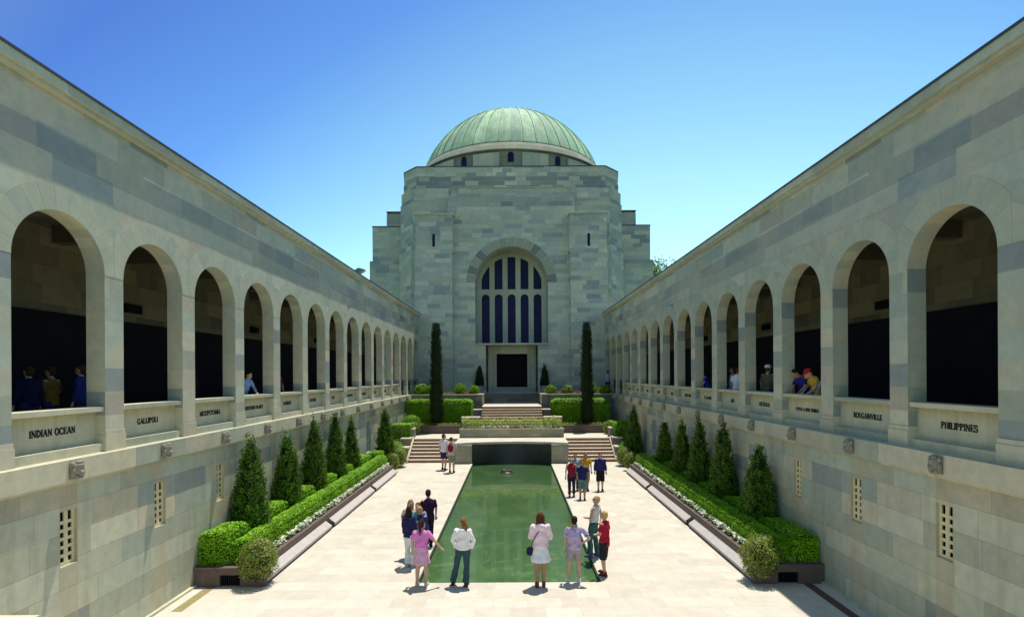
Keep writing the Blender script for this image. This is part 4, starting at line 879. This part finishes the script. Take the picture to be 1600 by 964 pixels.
def person(x, y, z, head, H, label, top, bottom, shoe=(.05, .05, .06), hair=((.06, .035, .02), 'short'), arms=('down', 'down'), feet=((.10, 0), (.10, 0)), lean=0, skin=0, look=0, vox=.011, w=1.0, cap=None, group=None, bag=None, nod=0):
    """built facing +Y in metres for a 1.7 m body, then scaled to the person's height"""
    r = empty('person', (x, y, z), R(-head), label=label, cat='person', group=group); k = H / 1.7; r.scale = (k * w, k * w, k)
    hipL = .095; LM = Matrix.Translation((0, 0, .93)) @ Matrix.Rotation(R(-lean), 4, 'X') @ Matrix.Translation((0, 0, -.93))
    U = lambda p: LM @ Vector(p)
    HM = LM @ Matrix.Translation((0, .01, 1.47)) @ Matrix.Rotation(R(-look), 4, 'Z') @ Matrix.Rotation(R(-nod), 4, 'X') @ Matrix.Translation((0, 0, -1.47))
    Hh = lambda p: HM @ Vector(p)
    sk = SKIN[skin]; b = MB()
    legs = []
    for i, sx in enumerate((-1, 1)):
        fx, fy = feet[i]; hp = Vector((sx * hipL, 0, .90)); an = Vector((sx * fx, fy, .085)); kn = (hp + an) / 2 + Vector((0, .03 + abs(fy) * .12, .02)); legs.append((hp, kn, an))
        b.cone(hp, kn, .085, .057, 12, rnd=True); b.cone(kn, kn + (an - kn) * .35, .055, .058, 12, rnd=True); b.cone(kn + (an - kn) * .35, an, .057, .036, 12, rnd=True)
        b.cone(an + Vector((0, -.03, -.045)), an + Vector((sx * .01, .13, -.055)), .036, .03, 8, rnd=True)
    def lay(rs, M4): return [[M4 @ p for p in ring(c, rx, ry)] for c, rx, ry in rs]
    b.loft(lay([((0, 0, .84), .10, .09), ((0, 0, .93), .155, .105), ((0, 0, 1.05), .13, .09), ((0, .0, 1.2), .15, .10), ((0, -.005, 1.34), .17, .10), ((0, -.01, 1.42), .12, .075), ((0, -.01, 1.46), .055, .055)], LM))
    b.cone(U((0, -.01, 1.38)), Hh((0, .0, 1.53)), .055, .05, 10, rnd=True)
    armp = []
    for i, sx in enumerate((-1, 1)):
        e, wv = ARMS[arms[i]]; sh = U((sx * .175, -.01, 1.39)); el = U((sx * e[0], e[1], e[2])); wr = U((sx * wv[0], wv[1], wv[2]))
        if arms[i] in ('hip', 'front', 'back') and sx * wv[0] * sx < 0: pass
        armp.append((sh, el, wr)); b.cone(sh, el, .047, .037, 10, rnd=True); b.cone(el, wr, .037, .024, 10, rnd=True)
        d = (wr - el).normalized(); q = d.to_track_quat('Z', 'Y'); sd_ = q @ Vector((1, 0, 0)); fw_ = q @ Vector((0, 1, 0))
        pc = wr + d * .045; b.cone(wr, wr + d * .075, .026, .030, 8, rnd=True)
        for f, (o_, L) in enumerate(((-.030, .062), (-.010, .074), (.010, .070), (.028, .055))):
            p0 = wr + d * .075 + sd_ * o_; p1 = p0 + d * L * .55 + fw_ * .008; p2 = p1 + d * L * .4 + fw_ * .022
            b.cone(p0, p1, .0095, .009, 6, rnd=True); b.cone(p1, p2, .009, .0075, 6, rnd=True)
        p0 = wr + d * .02 + sd_ * -.024 * sx; p1 = p0 + d * .045 + sd_ * -.028 * sx + fw_ * .01; b.cone(p0, p1, .012, .010, 6, rnd=True); b.cone(p1, p1 + d * .03 + fw_ * .01, .010, .008, 6, rnd=True)
    RH = HM.to_3x3()
    b.ell(Hh((0, .0, 1.60)), (.076, .092, .105), 14, M=RH); b.ell(Hh((0, .025, 1.545)), (.056, .066, .062), 12, M=RH)
    b.cone(Hh((0, .085, 1.60)), Hh((0, .112, 1.568)), .010, .017, 6, rnd=True)
    b.cone(Hh((-.018, .082, 1.535)), Hh((.018, .082, 1.535)), .010, .010, 6, rnd=True)
    for sx in (-1, 1): b.ell(Hh((sx * .078, -.005, 1.59)), (.012, .02, .03), 8, M=RH)
    remesh(b, 'body', sk, r, vox, 2)
    for sx in (-1, 1): e = MB(); e.ell(Hh((sx * .031, .083, 1.605)), (.011, .008, .008), 8, M=RH); e.build('eye', cm((.03, .02, .02), 'eye'), r)
    # hair
    hc, hk = hair; h = MB()
    h.ell(Hh((0, -.022, 1.630)), (.084, .090, .088), 14, M=RH); h.ell(Hh((0, -.042, 1.58)), (.076, .064, .085), 12, M=RH)
    if hk in ('long', 'bob'):
        zb = 1.32 if hk == 'long' else 1.44
        h.loft([[Hh(p) for p in ring((0, -.05 - (1.6 - q) * .12, q), rx, .045)] for q, rx in ((1.62, .088), (1.52, .095), (1.42, .10), (zb, .075))])
        for sx in (-1, 1): h.cone(Hh((sx * .075, -.01, 1.60)), Hh((sx * .082, .0, 1.45)), .028, .022, 8, rnd=True)
    if hk == 'pony':
        h.cone(Hh((0, -.11, 1.63)), Hh((0, -.16, 1.52)), .035, .035, 8, rnd=True); h.cone(Hh((0, -.16, 1.52)), Hh((0, -.135, 1.34)), .036, .015, 8, rnd=True)
    remesh(h, 'hair', cm(hc, 'hair'), r, .014, 1, .006, 30)
    if cap:
        c_ = MB(); c_.ell(Hh((0, -.01, 1.655)), (.098, .108, .075), 14, M=RH); c_.loft([[Hh(p) for p in ring((0, .09, q), .075, .085)] for q in (1.645, 1.658)]); c_.build('cap', cm(cap, 'cap'), r)
    # top
    kind, col, slv = top; tm = col if not isinstance(col, tuple) else cm(col)
    t = MB(); hem = {'shirt': .86, 'long': .78, 'crop': 1.0, 'hoodie': .92}[kind]; ex = .018 if kind != 'hoodie' else .026
    t.loft(lay([((0, 0, hem), .168 + ex, .115 + ex), ((0, 0, hem + .03), .17 + ex, .118 + ex), ((0, 0, 1.05), .145 + ex * 1.3, .10 + ex * 1.3), ((0, 0, 1.2), .16 + ex, .11 + ex), ((0, -.005, 1.34), .182 + ex * .6, .108 + ex * .6), ((0, -.01, 1.42), .13, .085), ((0, -.01, 1.455), .068, .066)], LM))
    for (sh, el, wr) in armp:
        if slv == 'none': continue
        end = el + (wr - el) * .9 if slv == 'long' else sh + (el - sh) * .78
        if slv == 'long':
            t.cone(sh, el, .056 + ex * .3, .050, 12, rnd=True); t.cone(el, end, .053, .038 + ex * .4, 12)
        else: t.cone(sh, end, .056, .066, 12)
        t.ell(sh + Vector((0, 0, -.02)), (.054, .056, .045), 10)
    if kind == 'hoodie': t.ell(U((0, -.10, 1.40)), (.12, .06, .08), 12)
    remesh(t, 'shirt', tm, r, .016, 2, .013, 10)
    # bottom
    bk, bc = bottom; p = MB(); pm = cm(bc, 'trousers')
    if bk in ('trousers', 'flare', 'shorts', 'long_shorts'):
        p.loft([ring(c, a, bb) for c, a, bb in (((0, 0, .78), .13, .11), ((0, 0, .86), .168, .122), ((0, 0, .95), .165, .118), ((0, 0, 1.02), .145, .105))])
        for hp, kn, an in legs:
            if bk in ('trousers', 'flare'):
                p.cone(hp, kn, .102, .074, 14, rnd=True); p.cone(kn, an + (kn - an) * .04, .072, .062 if bk == 'trousers' else .088, 14)
            else:
                e_ = kn + (hp - kn) * .12 if bk == 'shorts' else kn + (an - kn) * .18
                p.cone(hp, e_, .105, .098, 14)
    elif bk == 'skirt':
        p.loft([ring(c, a, bb, n=18) for c, a, bb in (((0, 0, .60), .235, .20), ((0, 0, .75), .205, .165), ((0, 0, .9), .172, .125), ((0, 0, 1.03), .145, .105))])
    remesh(p, 'skirt' if bk == 'skirt' else bk.replace('long_', '').replace('flare', 'jeans'), pm, r, .016, 2, .010, 9)
    # shoes
    for i, (hp, kn, an) in enumerate(legs):
        s_ = MB(); a = an.copy(); a.z = 0; t_ = (-1, 1)[i] * .015
        s_.loft([[Vector((a.x + q[0], a.y + q[1], zz)) for q in oc] for zz, oc in [(zz, [(.040 * g + t_ * max(0, yy) * 5, yy * g2) for g, yy in ((-.8, -.07), (-1, -.02), (-.85, .06), (-1.05, .12), (-.7, .17), (.7, .17), (1.05, .12), (.85, .06), (1, -.02), (.8, -.07))]) for zz, g2 in ((0.0, 1), (.03, 1.02), (.06, .8))]])
        s_.cone((a.x, a.y - .025, .04), (a.x, a.y - .01, .12), .043, .040, 10)
        s_.build('shoe', cm(shoe, 'shoe'), r, smooth=True)
    if bag == 'handbag':
        g = MB(); g.loft([ring((-.24, -.03, q), a, .03) for q, a in ((.74, .05), (.78, .085), (.90, .08), (.93, .03))]); g.build('handbag', cm((.02, .02, .06), 'bag'), r)
        g = MB(); g.cone((-.24, -.04, .9), (-.13, -.15, 1.2), .010, .010, 6); g.cone((-.13, -.15, 1.2), (.08, -.08, 1.45), .010, .010, 6); g.build('bag_strap', cm((.02, .02, .06), 'bag'), r)
    if bag == 'backpack':
        g = MB(); g.ell((0, -.19, 1.2), (.14, .09, .21), 12); g.ell((0, -.26, 1.12), (.10, .05, .10), 10); remesh(g, 'backpack', cm((.22, .015, .035), 'bag'), r, .014, 2)
    return r
def at(px, py, z=0.0):
    Y = 810 * (4.8 - z) / (py - 586 - (px - 802.5) * .0058); return ((px - 802.5) / 810 * Y + .13, Y)
BR = ((.06, .035, .02)); DK = (.015, .010, .008); BL = (.42, .27, .11); RD = (.22, .09, .03); NV = (.015, .018, .07)
TR = 'children and adults by the pool'
# groups near the pool (positions on the paving, metres)
P1 = [
 (at(657, 914), 5, 1.52, 'girl in pink top and skirt, dark ponytail, right arm held out by the pool', ('crop', (.68, .20, .55), 'short'), ('skirt', (.66, .36, .52)), (.42, .40, .40), ((.035, .018, .012), 'pony'), ('down', 'out'), ((.12, 0), (.11, .02)), {}),
 (at(722, 913), 12, 1.53, 'person in white hooded top and dark flared jeans at the near pool edge', ('hoodie', (.80, .78, .78), 'long'), ('flare', (.035, .075, .095)), (.05, .04, .035), (RD, 'pony'), ('pocket', 'pocket'), ((.27, -.02), (.08, -.04)), dict(look=-50)),
 (at(843, 917), 0, 1.68, 'woman in pale pink cardigan and white wrap with a dark shoulder bag', ('hoodie', (.76, .60, .68), 'long'), ('skirt', (.72, .72, .78)), (.14, .06, .04), ((.10, .03, .015), 'bob'), ('front', 'front'), ((.08, 0), (.07, .03)), dict(bag='handbag', skin=1)),
 (at(896, 911), 4, 1.53, 'boy in blue and pink tie dye shirt and grey shorts, hand on hip', ('shirt', M['tiedye'], 'short'), ('shorts', (.30, .27, .27)), (.55, .55, .58), ((.035, .012, .012), 'short'), ('down', 'hip'), ((.17, 0), (.12, .05)), dict(skin=0)),
 (at(943, 899), -55, 1.52, 'fair haired boy in red shirt and black shorts right of the pool', ('long', (.36, .012, .035), 'short'), ('long_shorts', (.022, .022, .02)), (.12, .02, .02), ((.48, .34, .13), 'short'), ('front', 'front'), ((.10, -.05), (.10, .07)), {}),
 (at(926, 871), -60, 1.62, 'person in white sleeveless top and teal trousers right of the pool', ('crop', (.62, .64, .70), 'none'), ('flare', (.04, .11, .12)), (.10, .10, .25), ((.50, .34, .16), 'short'), ('front', 'back'), ((.09, .06), (.12, -.08)), dict(lean=-8)),
 (at(638, 884), 35, 1.52, 'girl in white trousers and navy top, long dark hair, left of the huddle', ('shirt', (.02, .02, .085), 'long'), ('flare', (.62, .68, .68)), (.45, .45, .5), ((.03, .018, .012), 'long'), ('down', 'front'), ((.08, 0), (.09, .06)), {}),
 (at(668, 853), -25, 1.60, 'tall boy in dark maroon shirt at the back of the huddle', ('shirt', (.035, .012, .045), 'short'), ('trousers', (.025, .012, .035)), (.02, .02, .02), ((.045, .02, .015), 'short'), ('down', 'down'), ((.09, 0), (.09, .04)), dict(look=20, nod=15)),
 (at(653, 872), -170, 1.50, 'child in a turquoise top reading papers in the middle of the huddle', ('shirt', (.10, .36, .38), 'short'), ('trousers', (.06, .12, .16)), (.03, .03, .03), ((.13, .07, .03), 'short'), ('read', 'read'), ((.09, 0), (.09, .03)), dict(nod=25)),
 (at(662, 876), -130, 1.48, 'fair haired child in a dark blue top bending over the papers in the huddle', ('shirt', (.025, .04, .15), 'short'), ('shorts', (.02, .02, .03)), (.03, .03, .03), (BL, 'short'), ('read', 'down'), ((.09, 0), (.09, .03)), dict(nod=25, lean=10)),
 (at(640, 868), 160, 1.52, 'ginger haired child behind the girl in white trousers', ('shirt', (.45, .36, .27), 'short'), ('trousers', (.05, .05, .09)), (.03, .03, .03), ((.26, .12, .04), 'bob'), ('front', 'front'), ((.09, 0), (.09, .03)), dict(nod=20)),
 (at(892, 776), 184, 1.52, 'boy in a red sleeveless vest over a white tee, walking towards the pool', ('shirt', (.30, .02, .04), 'none'), ('trousers', (.02, .025, .045)), (.02, .02, .025), ((.22, .15, .08), 'short'), ('down', 'down'), ((.10, 0), (.09, .10)), {}),
 (at(909, 781), 183, 1.51, 'boy in a navy top and green grey shorts walking just right of the red vest', ('shirt', (.02, .025, .12), 'short'), ('long_shorts', (.13, .20, .20)), (.05, .05, .06), (DK, 'short'), ('down', 'down'), ((.08, .14), (.09, -.06)), dict(skin=1)),
 (at(914, 767), 180, 1.58, 'boy in a mustard yellow shirt walking behind the other boys', ('shirt', (.55, .32, .03), 'short'), ('long_shorts', (.10, .14, .14)), (.03, .03, .03), ((.05, .015, .015), 'short'), ('down', 'down'), ((.09, 0), (.09, .06)), dict(skin=1)),
 (at(898, 767), 176, 1.50, 'boy in a light blue shirt, mostly hidden behind the red vest', ('shirt', (.22, .32, .48), 'short'), ('trousers', (.03, .04, .07)), (.03, .03, .03), ((.06, .02, .015), 'short'), ('down', 'down'), ((.09, 0), (.09, .06)), dict(skin=1)),
 (at(937, 768), 183, 1.56, 'boy in navy jacket and black shorts walking at the right of his group', ('hoodie', (.03, .025, .13), 'long'), ('long_shorts', (.012, .016, .016)), (.015, .015, .02), ((.03, .01, .012), 'short'), ('down', 'down'), ((.09, 0), (.09, .04)), dict(nod=15)),
 (at(693, 733), 25, 1.82, 'man in a white tee shirt and navy shorts at the foot of the left steps', ('shirt', (.76, .76, .86), 'short'), ('shorts', (.02, .025, .12)), (.03, .03, .03), (BR, 'short'), ('down', 'front'), ((.12, .06), (.10, -.06)), dict(look=40)),
 (at(705, 737), 10, 1.74, 'person in green grey shorts carrying a dark red backpack by the left steps', ('shirt', (.55, .48, .45), 'short'), ('shorts', (.20, .24, .17)), (.03, .03, .03), (BR, 'short'), ('down', 'front'), ((.10, .02), (.10, -.02)), dict(bag='backpack', look=50)),
]
for (xy, hd, H, lab, top, bot, sh, hair, arms, feet, kw) in P1:
    vx = .0125 if xy[1] < 16 else .016
    person(xy[0], xy[1], 0, hd, H, lab, top, bot, sh, hair, arms, feet, group=TR, vox=vx, **kw)
# people in the galleries (gallery floor is at 3.4 m)
GR = 'visitors in the arcade galleries'
P2 = [
 ((7.86, 13.62), -95, 1.62, 'boy in navy top leaning on the right parapet, left of the red cap', ('shirt', (.02, .02, .17), 'short'), (DK, 'short'), ('sill', 'sill'), dict(lean=28, nod=25, skin=1)),
 ((7.9, 13.15), -85, 1.58, 'child in a red cap and yellow top leaning on the right parapet', ('shirt', (.60, .36, .03), 'short'), ((.1, .04, .02), 'short'), ('sill', 'sill'), dict(lean=22, nod=20, cap=(.45, .02, .02))),
 ((7.98, 13.38), -95, 1.52, 'child in blue top squeezed between the navy top and the red cap', ('shirt', (.08, .16, .36), 'short'), ((.08, .04, .02), 'short'), ('sill', 'down'), dict(lean=24, nod=15)),
 ((7.95, 12.72), -100, 1.50, 'child in a pale blue top right of the red cap, half hidden by the pier', ('shirt', (.18, .30, .50), 'short'), ((.08, .04, .02), 'short'), ('sill', 'sill'), dict(lean=20)),
 ((7.98, 16.0), 60, 1.66, 'person in a white cap and olive top in the fourth right arch from the front', ('shirt', (.11, .12, .08), 'short'), ((.08, .04, .02), 'short'), ('down', 'down'), dict(cap=(.75, .75, .78))),
 ((7.95, 18.5), -60, 1.64, 'person in a light blue shirt beside the white shirt in the right gallery', ('shirt', (.36, .50, .66), 'short'), ((.08, .03, .02), 'short'), ('down', 'front'), dict(skin=1)),
 ((7.88, 18.0), 60, 1.62, 'person in a bright white shirt standing at the right parapet', ('shirt', (.80, .80, .88), 'short'), ((.08, .03, .02), 'short'), ('down', 'down'), dict(lean=6)),
 ((7.85, 20.6), -85, 1.58, 'boy in a blue shirt leaning over the right parapet near two people in pale shirts', ('shirt', (.03, .05, .42), 'short'), ((.04, .015, .012), 'short'), ('sill', 'down'), dict(lean=22, nod=10)),
 ((7.2, 38.9), -10, 1.7, 'person in pale top standing at the far end of the right arcade', ('shirt', (.36, .38, .55), 'long'), ((.1, .05, .02), 'short'), ('down', 'down'), {}),
 ((-9.6, 10.9), -95, 1.62, 'person in a yellow shirt in the dark of the first left arch', ('shirt', (.16, .10, .02), 'short'), (BR, 'short'), ('front', 'front'), {}),  # shirts from here to the dull red one darkened to imitate gallery shade
 ((-9.6, 10.4), -80, 1.62, 'person in dark blue left of the yellow shirt in the first left arch', ('shirt', (.01, .012, .05), 'long'), (BR, 'short'), ('down', 'down'), {}),
 ((-9.3, 11.3), -110, 1.66, 'person in bright blue at the far side of the first left arch', ('shirt', (.02, .035, .18), 'long'), (BR, 'short'), ('down', 'down'), {}),
 ((-8.9, 14.6), -100, 1.66, 'person in dull red in the third left arch', ('shirt', (.05, .015, .015), 'short'), (DK, 'short'), ('down', 'down'), dict(skin=1)),
 ((-7.98, 15.5), 100, 1.58, 'person in a light blue jacket leaning at the fourth left arch', ('shirt', (.22, .34, .62), 'long'), (DK, 'short'), ('sill', 'down'), dict(lean=20)),
 ((-8.1, 18.0), 120, 1.62, 'person in dark red in the fifth left arch', ('shirt', (.13, .02, .04), 'short'), (DK, 'short'), ('down', 'down'), {}),
]
for (xy, hd, H, lab, top, hair, arms, kw) in P2:
    person(xy[0], xy[1], 3.4, hd, H, lab, top, ('trousers', (.02, .025, .07)), (.03, .03, .03), hair, arms, group=GR, vox=.018, **kw)
